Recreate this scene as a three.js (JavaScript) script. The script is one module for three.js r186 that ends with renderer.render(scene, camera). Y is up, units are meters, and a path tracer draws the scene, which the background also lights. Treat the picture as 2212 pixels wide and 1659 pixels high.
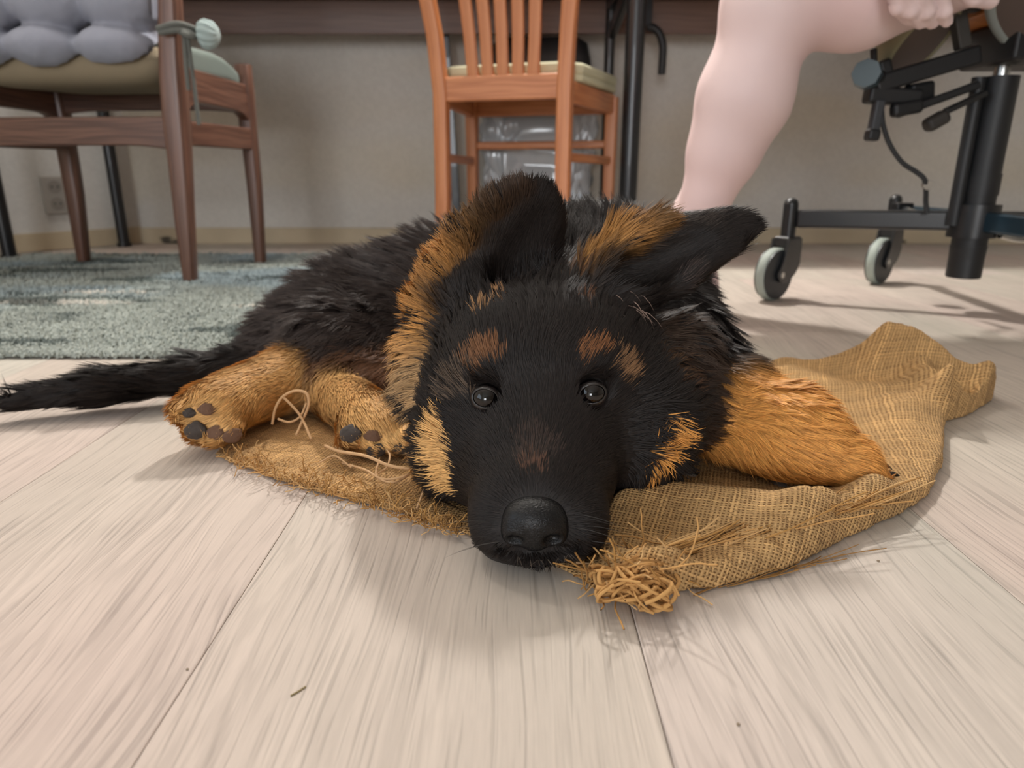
import * as THREE from 'three';
import { mergeGeometries } from 'three/addons/utils/BufferGeometryUtils.js';
import { RoundedBoxGeometry } from 'three/addons/geometries/RoundedBoxGeometry.js';
import { RectAreaLightUniformsLib } from 'three/addons/lights/RectAreaLightUniformsLib.js';

// ---------------------------------------------------------------- camera, sky, light, exposure
const DEG = Math.PI / 180, PW = 2212, PH = 1659, FOCAL = 1500, HORIZON = 370, EYE = 0.239;
const PITCH = Math.atan((PH / 2 - HORIZON) / FOCAL);
const scene = new THREE.Scene();
const camera = new THREE.PerspectiveCamera(2 * Math.atan(PH / 2 / FOCAL) / DEG, PW / PH, 0.02, 60);
camera.position.set(0, EYE, 0);
camera.rotation.x = -PITCH;
camera.focus = 0.47;
camera.userData.fStop = 7.5;
scene.add(camera);

const renderer = new THREE.WebGLRenderer({ antialias: true });
renderer.toneMapping = THREE.LinearToneMapping;
renderer.toneMappingExposure = 0.31;
renderer.shadowMap.enabled = true;
renderer.shadowMap.type = THREE.PCFSoftShadowMap;
RectAreaLightUniformsLib.init();

scene.background = new THREE.Color(0.55, 0.7, 0.95);            // overcast daylight outside the window

const ROOM = { left: -1.52, right: 4.6, back: 2.44, front: -4.2, top: 2.45 };       // back and front are depths from the camera
const WIN = { d0: -1.2, d1: 0.2, y0: 0.25, y1: 1.2 };                            // window in the left wall
const daylight = new THREE.RectAreaLight(new THREE.Color(0.74, 0.87, 1.0), 8, WIN.d1 - WIN.d0 - 0.1, WIN.y1 - WIN.y0 - 0.1);
daylight.name = 'window_daylight';
daylight.position.set(ROOM.left + 0.03, (WIN.y0 + WIN.y1) / 2, -(WIN.d0 + WIN.d1) / 2);
daylight.rotation.set(0, -Math.PI / 2, 0);
scene.add(daylight);
const WIN2 = { x0: -1.42, x1: -0.1, y0: 0.25, y1: 1.55 };                             // second window, in the wall behind the camera
const daylight2 = new THREE.RectAreaLight(new THREE.Color(0.93, 0.96, 1.0), 56, WIN2.x1 - WIN2.x0 - 0.1, WIN2.y1 - WIN2.y0 - 0.1);
daylight2.name = 'rear_window_daylight';
daylight2.position.set((WIN2.x0 + WIN2.x1) / 2, (WIN2.y0 + WIN2.y1) / 2, -ROOM.front - 0.03);
scene.add(daylight2);
const LAMPS = [                                                                     // two pendant lamps out of the picture: above the desk, and above the floor on the left
  { x: 0.1, y: 1.65, d: 2.04, power: 33, label: 'pendant lamp with an opal glass globe hanging low above the desk' },
  { x: -0.9, y: 2.1, d: 1.25, power: 6.5, label: 'pendant lamp with an opal glass globe hanging above the rug' },
];
const LAMP_COLOR = new THREE.Color(1, 0.965, 0.92);

// ---------------------------------------------------------------- helpers
const V3 = (x, y, z) => new THREE.Vector3(x, y, z);
const V = (x, y, d) => new THREE.Vector3(x, y, -d);                     // d: depth in front of the camera along the floor
const sinP = Math.sin(PITCH), cosP = Math.cos(PITCH);
function ray(u, v) {
  const a = (u - PW / 2) / FOCAL, b = (PH / 2 - v) / FOCAL;
  return V3(a, b * cosP - sinP, -(cosP + b * sinP)).normalize();
}
function onHeight(u, v, y = 0) { const r = ray(u, v), t = (y - EYE) / r.y; return V3(r.x * t, y, r.z * t); }        // where a pixel's line meets a level plane
function onDepth(u, v, d) { const r = ray(u, v), t = -d / r.z; return V3(r.x * t, EYE + r.y * t, -d); }              // and an upright plane at a depth
function rng(seed) { let s = seed | 0; return () => { s = (s + 0x6d2b79f5) | 0; let t = Math.imul(s ^ (s >>> 15), 1 | s); t = (t + Math.imul(t ^ (t >>> 7), 61 | t)) ^ t; return ((t ^ (t >>> 14)) >>> 0) / 4294967296; }; }
const clamp = (x, a, b) => x < a ? a : x > b ? b : x, mix = (a, b, t) => a + (b - a) * t;
const smooth = (a, b, x) => { const t = clamp((x - a) / (b - a), 0, 1); return t * t * (3 - 2 * t); };
function hash2(i, j) { let h = Math.imul(i, 374761393) + Math.imul(j, 668265263); h = Math.imul(h ^ (h >>> 13), 1274126177); return ((h ^ (h >>> 16)) >>> 0) / 4294967296; }
function noise2(x, y, px = 0, py = 0) {                                   // value noise, periodic when px, py are given
  const i = Math.floor(x), j = Math.floor(y), fx = x - i, fy = y - j, sx = fx * fx * (3 - 2 * fx), sy = fy * fy * (3 - 2 * fy);
  const w = (k, p) => p ? ((k % p) + p) % p : k, i0 = w(i, px), i1 = w(i + 1, px), j0 = w(j, py), j1 = w(j + 1, py);
  return mix(mix(hash2(i0, j0), hash2(i1, j0), sx), mix(hash2(i0, j1), hash2(i1, j1), sx), sy);
}
function hash3(i, j, k) { let h = Math.imul(i, 374761393) + Math.imul(j, 668265263) + Math.imul(k, 1440662683); h = Math.imul(h ^ (h >>> 13), 1274126177); return ((h ^ (h >>> 16)) >>> 0) / 4294967296; }
function noise3(x, y, z) {
  const i = Math.floor(x), j = Math.floor(y), k = Math.floor(z), a = x - i, b = y - j, c = z - k, sa = a * a * (3 - 2 * a), sb = b * b * (3 - 2 * b), sc = c * c * (3 - 2 * c);
  const l = (jj, kk) => mix(hash3(i, jj, kk), hash3(i + 1, jj, kk), sa);
  return mix(mix(l(j, k), l(j + 1, k), sb), mix(l(j, k + 1), l(j + 1, k + 1), sb), sc);
}
function fbm2(x, y, oct, px = 0, py = 0) { let s = 0, a = 0.5; for (let o = 0; o < oct; o++) { s += a * noise2(x + o * 17.3 * (px ? 0 : 1), y, px, py); x *= 2; y *= 2; px *= 2; py *= 2; a *= 0.5; } return s / (1 - Math.pow(0.5, oct)); }
function texture(w, h, fn, srgb = true) {                                 // fn(u, v) -> [r, g, b] in 0..1
  const data = new Uint8Array(w * h * 4);
  for (let y = 0, o = 0; y < h; y++) for (let x = 0; x < w; x++, o += 4) { const c = fn(x / w, y / h); data[o] = clamp(c[0], 0, 1) * 255; data[o + 1] = clamp(c[1], 0, 1) * 255; data[o + 2] = clamp(c[2], 0, 1) * 255; data[o + 3] = 255; }
  const t = new THREE.DataTexture(data, w, h);
  t.wrapS = t.wrapT = THREE.RepeatWrapping; t.magFilter = THREE.LinearFilter; t.minFilter = THREE.LinearMipmapLinearFilter; t.generateMipmaps = true;
  if (srgb) t.colorSpace = THREE.SRGBColorSpace;
  t.needsUpdate = true;
  return t;
}
const std = (color, roughness = 0.6, more = {}) => new THREE.MeshStandardMaterial({ color, roughness, ...more });
const phys = (color, roughness, more) => new THREE.MeshPhysicalMaterial({ color, roughness, ...more });
const taken = {};
function numbered(name) { const n = taken[name] = (taken[name] ?? -1) + 1; return n ? name + '_' + String(n).padStart(3, '0') : name; }
function lit(o) { o.castShadow = true; o.receiveShadow = true; return o; }
function tag(o, label, category, group) { o.userData.label = label; o.userData.category = category; if (group) o.userData.group = group; return o; }
function thing(name, label, category, pos = V3(0, 0, 0), turn = 0, group) {
  const g = new THREE.Group(); g.name = numbered(name); g.position.copy(pos); g.rotation.y = turn; scene.add(g);
  return tag(g, label, category, group);
}
function part(name, geo, mat, parent, label) {
  const m = lit(new THREE.Mesh(Array.isArray(geo) ? merge(geo) : geo, mat)); m.name = name; parent.add(m);
  if (label) m.userData.label = label;
  return m;
}
function structure(name, geo, mat, label, category) {
  const m = lit(new THREE.Mesh(Array.isArray(geo) ? merge(geo) : geo, mat)); m.name = name; m.userData = { kind: 'structure', label, category }; scene.add(m);
  return m;
}
function merge(list) {
  return mergeGeometries(list.map((g) => { const r = g.index ? g.toNonIndexed() : g.clone(); for (const k of Object.keys(r.attributes)) if (!['position', 'normal', 'uv'].includes(k)) r.deleteAttribute(k); if (!r.attributes.uv) r.setAttribute('uv', new THREE.Float32BufferAttribute(new Float32Array(r.attributes.position.count * 2), 2)); return r; }));
}
function boxUV(g, s = 1) {                                                // uv in metres from the face direction
  const p = g.attributes.position, n = g.attributes.normal, uv = new Float32Array(p.count * 2);
  for (let i = 0; i < p.count; i++) {
    const ax = Math.abs(n.getX(i)), ay = Math.abs(n.getY(i)), az = Math.abs(n.getZ(i)), x = p.getX(i), y = p.getY(i), z = p.getZ(i);
    const [a, b] = ay >= ax && ay >= az ? [x, z] : ax >= az ? [z, y] : [x, y];
    uv[i * 2] = a * s; uv[i * 2 + 1] = b * s;
  }
  g.setAttribute('uv', new THREE.BufferAttribute(uv, 2));
  return g;
}
function slab(x0, x1, y0, y1, d0, d1, r = 0) {
  const g = r ? new RoundedBoxGeometry(x1 - x0, y1 - y0, Math.abs(d1 - d0), 2, r) : new THREE.BoxGeometry(x1 - x0, y1 - y0, Math.abs(d1 - d0));
  g.translate((x0 + x1) / 2, (y0 + y1) / 2, -(d0 + d1) / 2);
  return boxUV(g);
}
function beam(p, q, w, h, r = 0.004, up = V3(0, 1, 0)) {                   // bar from p to q: w across, h along "up"; its length is uv x
  const L = p.distanceTo(q), g = new RoundedBoxGeometry(L, h, w, 2, Math.min(r, w * 0.45, h * 0.45));
  const x = q.clone().sub(p).normalize(), z = x.clone().cross(up).normalize(), y = z.clone().cross(x).normalize();
  boxUV(g);
  g.applyMatrix4(new THREE.Matrix4().makeBasis(x, y, z).setPosition(p.clone().add(q).multiplyScalar(0.5)));
  return g;
}
function rod(p, q, r0, r1 = r0, seg = 20) {
  const g = new THREE.CylinderGeometry(r1, r0, p.distanceTo(q), seg, 1), y = q.clone().sub(p).normalize();
  g.applyQuaternion(new THREE.Quaternion().setFromUnitVectors(V3(0, 1, 0), y)); g.translate((p.x + q.x) / 2, (p.y + q.y) / 2, (p.z + q.z) / 2);
  return g;
}
function tube(pts, r, seg = 40, sides = 8) { return new THREE.TubeGeometry(new THREE.CatmullRomCurve3(pts), seg, r, sides); }
// A limb lofted through sections {c, w, t}: w and t are half sizes along axes a and b; n = 2 is round, larger is squarer.
function loft(sections, a, b, n = 4, sides = 20) {
  const pos = [], uv = [], idx = [], sgn = (x, e) => Math.sign(x) * Math.pow(Math.abs(x), e);
  let len = 0;
  sections.forEach((s, k) => {
    if (k) len += s.c.distanceTo(sections[k - 1].c);
    for (let i = 0; i <= sides; i++) {
      const t = i / sides * Math.PI * 2, p = s.c.clone().addScaledVector(a, s.w * sgn(Math.cos(t), 2 / n)).addScaledVector(b, s.t * sgn(Math.sin(t), 2 / n));
      pos.push(p.x, p.y, p.z); uv.push(len, i / sides * 0.12);
    }
  });
  const m = sides + 1, flip = a.clone().cross(b).dot(sections[sections.length - 1].c.clone().sub(sections[0].c)) < 0;
  const tri = (x, y, z) => flip ? idx.push(x, z, y) : idx.push(x, y, z);
  for (let k = 0; k + 1 < sections.length; k++) for (let i = 0; i < sides; i++) { const p = k * m + i; tri(p, p + 1, p + m); tri(p + 1, p + m + 1, p + m); }
  for (const [k, dir] of [[0, 1], [sections.length - 1, 0]]) {
    const c = pos.length / 3, s = sections[k].c; pos.push(s.x, s.y, s.z); uv.push(0, 0);
    for (let i = 0; i < sides; i++) dir ? tri(c, k * m + i + 1, k * m + i) : tri(c, k * m + i, k * m + i + 1);
  }
  const g = new THREE.BufferGeometry();
  g.setAttribute('position', new THREE.Float32BufferAttribute(pos, 3)); g.setAttribute('uv', new THREE.Float32BufferAttribute(uv, 2)); g.setIndex(idx); g.computeVertexNormals();
  return g;
}
const curve = (pts, n) => new THREE.CatmullRomCurve3(pts).getPoints(n);

// Distance fields: bones (tapered capsules) and ellipsoids joined with a smooth minimum, meshed by surface nets.
function bone(a, b, ra, rb, k, look) {
  const dx = b.x - a.x, dy = b.y - a.y, dz = b.z - a.z, L2 = dx * dx + dy * dy + dz * dz + 1e-12;
  return { k, look, f(x, y, z) { const px = x - a.x, py = y - a.y, pz = z - a.z, t = clamp((px * dx + py * dy + pz * dz) / L2, 0, 1), ex = px - dx * t, ey = py - dy * t, ez = pz - dz * t; return Math.sqrt(ex * ex + ey * ey + ez * ez) - (ra + (rb - ra) * t); } };
}
function blob(c, rx, ry, rz, k, look, turn) {                             // turn: Euler
  const m = turn ? new THREE.Matrix4().makeRotationFromEuler(turn).transpose().elements : null, mn = Math.min(rx, ry, rz);
  return { k, look, f(x, y, z) {
    let px = x - c.x, py = y - c.y, pz = z - c.z;
    if (m) { const qx = m[0] * px + m[4] * py + m[8] * pz, qy = m[1] * px + m[5] * py + m[9] * pz, qz = m[2] * px + m[6] * py + m[10] * pz; px = qx; py = qy; pz = qz; }
    const a = px / rx, b = py / ry, e = pz / rz, k0 = Math.sqrt(a * a + b * b + e * e), a2 = a / rx, b2 = b / ry, e2 = e / rz, k1 = Math.sqrt(a2 * a2 + b2 * b2 + e2 * e2);
    return k1 < 1e-9 ? -mn : k0 * (k0 - 1) / k1;
  } };
}
function leaf(c, X, Y, Z, rx, ry, rz, k, look) {                           // ellipsoid on given axes (Z is its thin direction)
  return { k, look, f(x, y, z) {
    const px = x - c.x, py = y - c.y, pz = z - c.z, a = (px * X.x + py * X.y + pz * X.z) / rx, b = (px * Y.x + py * Y.y + pz * Y.z) / ry, e = (px * Z.x + py * Z.y + pz * Z.z) / rz;
    const k0 = Math.sqrt(a * a + b * b + e * e), k1 = Math.sqrt(a * a / rx / rx + b * b / ry / ry + e * e / rz / rz);
    return k1 < 1e-9 ? -rz : k0 * (k0 - 1) / k1;
  } };
}
function union(list) {                                                    // items with cut: true are carved out
  return (x, y, z) => {
    let d = 1e9;
    for (const p of list) {
      const e = p.f(x, y, z);
      if (p.cut) { const h = clamp(0.5 - 0.5 * (d + e) / p.k, 0, 1); d = mix(d, -e, h) + p.k * h * (1 - h); }
      else if (e < d + p.k) { const h = clamp(0.5 + 0.5 * (d - e) / p.k, 0, 1); d = d > 1e8 ? e : mix(d, e, h) - p.k * h * (1 - h); }
    }
    return d;
  };
}
function nets(sdf, lo, hi, cell, stride = 4) {
  const nx = Math.ceil((hi.x - lo.x) / cell / stride) * stride + 1, ny = Math.ceil((hi.y - lo.y) / cell / stride) * stride + 1, nz = Math.ceil((hi.z - lo.z) / cell / stride) * stride + 1;
  const F = new Float32Array(nx * ny * nz).fill(1), at = (i, j, k) => (k * ny + j) * nx + i, far = cell * stride * 1.6;
  for (let k = 0; k < nz - 1; k += stride) for (let j = 0; j < ny - 1; j += stride) for (let i = 0; i < nx - 1; i += stride) {
    const h = stride / 2, c = sdf(lo.x + (i + h) * cell, lo.y + (j + h) * cell, lo.z + (k + h) * cell), near = Math.abs(c) < far;
    for (let kk = k; kk <= k + stride; kk++) for (let jj = j; jj <= j + stride; jj++) for (let ii = i; ii <= i + stride; ii++) {
      const q = at(ii, jj, kk);
      if (near) { if (F[q] === 1 || F[q] === -1) F[q] = sdf(lo.x + ii * cell, lo.y + jj * cell, lo.z + kk * cell); } else if (F[q] === 1) F[q] = c < 0 ? -1 : 1;
    }
  }
  const id = new Int32Array(nx * ny * nz).fill(-1), pos = [], idx = [];
  const E = [[0, 1], [2, 3], [4, 5], [6, 7], [0, 2], [1, 3], [4, 6], [5, 7], [0, 4], [1, 5], [2, 6], [3, 7]], v = new Float32Array(8);
  for (let k = 0; k + 1 < nz; k++) for (let j = 0; j + 1 < ny; j++) for (let i = 0; i + 1 < nx; i++) {
    let m = 0;
    for (let c = 0; c < 8; c++) { v[c] = F[at(i + (c & 1), j + ((c >> 1) & 1), k + (c >> 2))]; if (v[c] < 0) m |= 1 << c; }
    if (m === 0 || m === 255) continue;
    let x = 0, y = 0, z = 0, n = 0;
    for (const [a, b] of E) if ((v[a] < 0) !== (v[b] < 0)) { const t = v[a] / (v[a] - v[b]); x += mix(a & 1, b & 1, t); y += mix((a >> 1) & 1, (b >> 1) & 1, t); z += mix(a >> 2, b >> 2, t); n++; }
    id[at(i, j, k)] = pos.length / 3; pos.push(lo.x + (i + x / n) * cell, lo.y + (j + y / n) * cell, lo.z + (k + z / n) * cell);
  }
  const quad = (a, b, c, d, f) => { if (a < 0 || b < 0 || c < 0 || d < 0) return; f ? idx.push(a, b, c, a, c, d) : idx.push(a, c, b, a, d, c); };
  for (let k = 1; k + 1 < nz; k++) for (let j = 1; j + 1 < ny; j++) for (let i = 1; i + 1 < nx; i++) {
    const s = F[at(i, j, k)] < 0;
    if (s !== (F[at(i + 1, j, k)] < 0)) quad(id[at(i, j - 1, k - 1)], id[at(i, j, k - 1)], id[at(i, j, k)], id[at(i, j - 1, k)], s);
    if (s !== (F[at(i, j + 1, k)] < 0)) quad(id[at(i - 1, j, k - 1)], id[at(i - 1, j, k)], id[at(i, j, k)], id[at(i, j, k - 1)], s);
    if (s !== (F[at(i, j, k + 1)] < 0)) quad(id[at(i - 1, j - 1, k)], id[at(i, j - 1, k)], id[at(i, j, k)], id[at(i - 1, j, k)], s);
  }
  const nor = new Float32Array(pos.length), e = cell * 0.6;
  for (let i = 0; i < pos.length; i += 3) { const g = gradient(sdf, pos[i], pos[i + 1], pos[i + 2], e); nor[i] = g.x; nor[i + 1] = g.y; nor[i + 2] = g.z; }
  const g = new THREE.BufferGeometry();
  g.setAttribute('position', new THREE.Float32BufferAttribute(pos, 3)); g.setAttribute('normal', new THREE.BufferAttribute(nor, 3)); g.setIndex(idx);
  return g;
}
function gradient(f, x, y, z, e) { return V3(f(x + e, y, z) - f(x - e, y, z), f(x, y + e, z) - f(x, y - e, z), f(x, y, z + e) - f(x, y, z - e)).normalize(); }
function march(sdf, u, v, from = 0.25) { const r = ray(u, v); let t = from; for (let i = 0; i < 200; i++) { const d = sdf(r.x * t, EYE + r.y * t, r.z * t); if (d < 2e-4 || t > 3) break; t += d * 0.8; } return V3(r.x * t, EYE + r.y * t, r.z * t); }

// ---------------------------------------------------------------- the room
// whitened oak print: fine dark pores along the plank, wavy growth lines, pale and pinkish streaks
const TW = 0.46, TL = 1.3;                                                // metres covered by the texture
const grain = (u, v) => {
  const x = u * TW, y = v * TL;
  const wx = u + 0.05 * (noise2(u * 5, v * 6, 5, 6) - 0.5) + 0.018 * (noise2(u * 12, v * 14, 12, 14) - 0.5);
  const ring = fbm2(wx * 26, v * 3, 3, 26, 3), lines = Math.sin((ring * 9 + wx * 6) * Math.PI * 2) * 0.5 + 0.5;
  const pore = noise2(wx * 250, v * 15, 250, 15), pore2 = noise2(wx * 400 + 3, v * 30, 400, 30), streak = noise2(wx * 60, v * 3, 60, 3), wide = fbm2(u * 6, v * 3, 2, 6, 3);
  const fine = noise2(u * 700, v * 160, 700, 160);
  const dark = smooth(0.62, 0.95, pore) * 0.6 + smooth(0.66, 0.95, pore2) * 0.45 + smooth(0.55, 1, lines) * 0.24 * smooth(0.35, 0.65, wide);
  const pale = smooth(0.55, 0.9, streak) * 0.5 + smooth(0.6, 0.95, 1 - lines) * 0.2;
  return { dark: clamp(dark, 0, 1), pale, wide, fine };
};
const reliefData = new Uint8Array(1024 * 1024);
const woodPrint = texture(2048, 2048, (u, v) => {
  const g = grain(u, v), k = 1 - 0.16 * g.dark + 0.05 * g.pale + 0.03 * (g.fine - 0.5) + 0.07 * (g.wide - 0.5), pink = 0.03 * (noise2(u * 4, v * 5, 4, 5) - 0.5);
  reliefData[Math.floor(v * 1024) * 1024 + Math.floor(u * 1024)] = 255 * (1 - 0.8 * g.dark);
  return [0.77 * k + pink, 0.727 * k - 0.2 * pink, 0.688 * k + 0.2 * pink];
});
const woodRelief = texture(1024, 1024, (u, v) => { const h = reliefData[Math.floor(v * 1024) * 1024 + Math.floor(u * 1024)] / 255; return [h, h, h]; }, false);
const plankMats = [0xffffff, 0xfbf8f6, 0xfdfaf8, 0xf9f7f5].map((c) => phys(c, 0.62, { map: woodPrint, bumpMap: woodRelief, bumpScale: 0.00025, specularIntensity: 0.22 }));
{
  const floor = new THREE.Group(); floor.name = 'floor'; floor.userData = { kind: 'structure', label: 'pale whitened oak plank floor running toward the back wall', category: 'floor' }; scene.add(floor);
  part('subfloor', slab(ROOM.left - 0.1, ROOM.right + 0.1, -0.06, -0.0085, ROOM.front - 0.1, ROOM.back + 0.1), std(0x2e2722, 0.9), floor);
  const W = 0.2275, r = rng(11), bev = 0.0006, gap = 0.00025;
  for (let k = -7; k < 22; k++) {
    let x0 = -0.1595 + k * W, x1 = x0 + W;
    x0 = Math.max(x0, ROOM.left); x1 = Math.min(x1, ROOM.right);
    if (x1 - x0 < 0.02) continue;
    let d = ROOM.front - r() * 1.1;
    if (k === 0) d = -4.84; if (k === 1) d = -4.87; if (k === -1) d = -4.55; if (k === -2) d = -4.48; if (k === 2) d = -4.46;
    for (; d < ROOM.back; d += 1.38) {
      const a = Math.max(d, ROOM.front), b = Math.min(d + 1.38, ROOM.back);
      if (b - a < 0.01) continue;
      // a plank with eased long edges
      const X = [x0 + gap, x0 + gap + bev, x1 - gap - bev, x1 - gap], A = a + gap, B = b - gap, y = -bev * 0.7, pos = [], uv = [], ou = r() * 3, ov = r() * 3, fl = r() < 0.5 ? -1 : 1;
      const put = (x, yy, dd) => { pos.push(x, yy, -dd); uv.push((x - x0) / TW * fl + ou, dd / TL + ov); };
      const quad = (p, q, s, t) => { put(...p); put(...q); put(...s); put(...p); put(...s); put(...t); };
      quad([X[1], 0, A], [X[2], 0, A], [X[2], 0, B], [X[1], 0, B]);
      quad([X[0], y, A], [X[1], 0, A], [X[1], 0, B], [X[0], y, B]);
      quad([X[2], 0, A], [X[3], y, A], [X[3], y, B], [X[2], 0, B]);
      quad([X[0], -0.008, A], [X[0], y, A], [X[0], y, B], [X[0], -0.008, B]);
      quad([X[3], y, A], [X[3], -0.008, A], [X[3], -0.008, B], [X[3], y, B]);
      quad([X[0], -0.008, A], [X[3], -0.008, A], [X[3], y, A], [X[0], y, A]);
      quad([X[3], -0.008, B], [X[0], -0.008, B], [X[0], y, B], [X[3], y, B]);
      const g = new THREE.BufferGeometry(); g.setAttribute('position', new THREE.Float32BufferAttribute(pos, 3)); g.setAttribute('uv', new THREE.Float32BufferAttribute(uv, 2)); g.computeVertexNormals();
      part('plank', g, plankMats[Math.floor(r() * 4)], floor);
    }
  }
}
// plaster with faint blotches; the lower wall under the desk is scuffed and yellowed in patches
const plasterTex = texture(1024, 1024, (u, v) => {
  const b = fbm2(u * 5, v * 5, 4, 5, 5) - 0.5, f = noise2(u * 240, v * 240, 240, 240) - 0.5, y = smooth(0.5, 0.75, fbm2(u * 3 + 1, v * 7, 3, 3, 7));
  const k = 0.79 + 0.05 * b + 0.03 * f;
  return [k, k * (0.98 - 0.02 * y), k * (0.945 - 0.06 * y)];
});
plasterTex.repeat.set(0.5, 0.5);
const plaster = std(0xffffff, 0.9, { map: plasterTex, bumpMap: plasterTex, bumpScale: 0.0006 });
const white = std(0xe9e6e0, 0.5);
const T = 0.12;
structure('wall_back', slab(ROOM.left - T, ROOM.right + T, -0.02, ROOM.top, ROOM.back, ROOM.back + T), plaster, 'beige plastered wall behind the desk', 'wall');
structure('wall_right', slab(ROOM.right, ROOM.right + T, -0.02, ROOM.top, ROOM.front, ROOM.back), plaster, 'beige plastered side wall beyond the seated person', 'wall');
{ // wall behind the camera with its window
  const a = ROOM.front - T, b = ROOM.front, l = ROOM.left - T, r = ROOM.right + T;
  structure('wall_front', [slab(l, r, -0.02, WIN2.y0, a, b), slab(l, r, WIN2.y1, ROOM.top, a, b), slab(l, WIN2.x0, WIN2.y0, WIN2.y1, a, b), slab(WIN2.x1, r, WIN2.y0, WIN2.y1, a, b)], plaster, 'beige plastered wall with a window opposite the desk', 'wall');
  const w = new THREE.Group(); w.name = 'window_2'; w.userData = { kind: 'structure', label: 'white framed window in the wall opposite the desk', category: 'window' }; scene.add(w);
  const f = 0.05, p = a + 0.02, q = a + 0.07, m = (WIN2.x0 + WIN2.x1) / 2;
  part('window_frame', [slab(WIN2.x0, WIN2.x1, WIN2.y0, WIN2.y0 + f, p, q), slab(WIN2.x0, WIN2.x1, WIN2.y1 - f, WIN2.y1, p, q), slab(WIN2.x0, WIN2.x0 + f, WIN2.y0, WIN2.y1, p, q), slab(WIN2.x1 - f, WIN2.x1, WIN2.y0, WIN2.y1, p, q), slab(m - 0.025, m + 0.025, WIN2.y0, WIN2.y1, p, q)], white, w);
  for (const [x0, x1] of [[WIN2.x0 + f, m - 0.025], [m + 0.025, WIN2.x1 - f]]) part('pane', slab(x0, x1, WIN2.y0 + f, WIN2.y1 - f, p + 0.02, p + 0.024), phys(0xffffff, 0.02, { transmission: 1, thickness: 0, ior: 1.5 }), w);
}
structure('ceiling', slab(ROOM.left - T, ROOM.right + T, ROOM.top, ROOM.top + T, ROOM.front - T, ROOM.back + T), std(0xd8d6d2, 0.9), 'plain off-white ceiling with a pendant lamp', 'ceiling');
{ // left wall with the window opening
  const a = ROOM.left - T, b = ROOM.left;
  structure('wall_left', [slab(a, b, -0.02, WIN.y0, ROOM.front, ROOM.back), slab(a, b, WIN.y1, ROOM.top, ROOM.front, ROOM.back), slab(a, b, WIN.y0, WIN.y1, ROOM.front, WIN.d0), slab(a, b, WIN.y0, WIN.y1, WIN.d1, ROOM.back)], plaster, 'beige side wall with a window opening', 'wall');
  const w = new THREE.Group(); w.name = 'window_1'; w.userData = { kind: 'structure', label: 'white framed window with daylight in the side wall', category: 'window' }; scene.add(w);
  const WM = (WIN.d0 + WIN.d1) / 2, f = 0.05, x0 = a + 0.02, x1 = a + 0.07;
  part('window_frame', [slab(x0, x1, WIN.y0, WIN.y0 + f, WIN.d0, WIN.d1), slab(x0, x1, WIN.y1 - f, WIN.y1, WIN.d0, WIN.d1), slab(x0, x1, WIN.y0, WIN.y1, WIN.d0, WIN.d0 + f), slab(x0, x1, WIN.y0, WIN.y1, WIN.d1 - f, WIN.d1), slab(x0, x1, WIN.y0, WIN.y1, WM - 0.025, WM + 0.025)], white, w);
  for (const [p, q] of [[WIN.d0 + f, WM - 0.025], [WM + 0.025, WIN.d1 - f]]) part('pane', slab(x0 + 0.02, x0 + 0.024, WIN.y0 + f, WIN.y1 - f, p, q), phys(0xffffff, 0.02, { transmission: 1, thickness: 0, ior: 1.5 }), w);
  part('window_sill', slab(a + 0.03, b + 0.06, WIN.y0 - 0.03, WIN.y0, WIN.d0 - 0.04, WIN.d1 + 0.04, 0.006), white, w);
}
// slanted corner of the room behind the left chair, with its socket
const cornerA = V(-1.28, 0, ROOM.back), cornerB = V(-1.52, 0, 2.1);
{
  const dir = cornerB.clone().sub(cornerA).normalize(), out = V3(-dir.z, 0, dir.x).negate();
  const nrm = V3(dir.z, 0, -dir.x); if (nrm.dot(V3(0, 0, 0).sub(cornerA)) < 0) nrm.negate();
  const y = (p, h) => p.clone().setY(h);
  const g = beam(y(cornerA, 1.2).addScaledVector(nrm, -0.05).addScaledVector(dir, -0.02), y(cornerB, 1.2).addScaledVector(nrm, -0.05).addScaledVector(dir, 0.02), 0.1, 2.44, 0.001);
  structure('wall_corner', g, plaster, 'narrow slanted plaster wall in the corner behind the left chair', 'wall');
  const bb = beam(y(cornerA, 0.03).addScaledVector(nrm, 0.004), y(cornerB, 0.03).addScaledVector(nrm, 0.004), 0.012, 0.055, 0.002);
  const c = cornerA.clone().lerp(cornerB, 0.6).setY(0).addScaledVector(nrm, 0.006);
  structure('baseboard_corner', bb, std(0xb7a78c, 0.7), 'low beige baseboard of the slanted corner wall', 'baseboard');
  // socket plate
  const s = thing('wall_socket', 'pale grey double socket plate on the slanted corner wall', 'socket', c.setY(0.168).addScaledVector(nrm, 0.002), Math.atan2(nrm.x, nrm.z));
  part('plate', new RoundedBoxGeometry(0.07, 0.115, 0.012, 2, 0.005), std(0x9a938a, 0.5), s);
  for (const yy of [-0.025, 0.025]) { const k = part('socket_well', new THREE.CylinderGeometry(0.019, 0.019, 0.004, 24).rotateX(Math.PI / 2).translate(0, yy, 0.006), std(0x857e76, 0.5), s); for (const xx of [-0.008, 0.008]) part('pin_hole', new THREE.CylinderGeometry(0.0025, 0.0025, 0.002, 10).rotateX(Math.PI / 2).translate(xx, yy, 0.0085), std(0x1c1a18, 0.8), k); }
}
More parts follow.
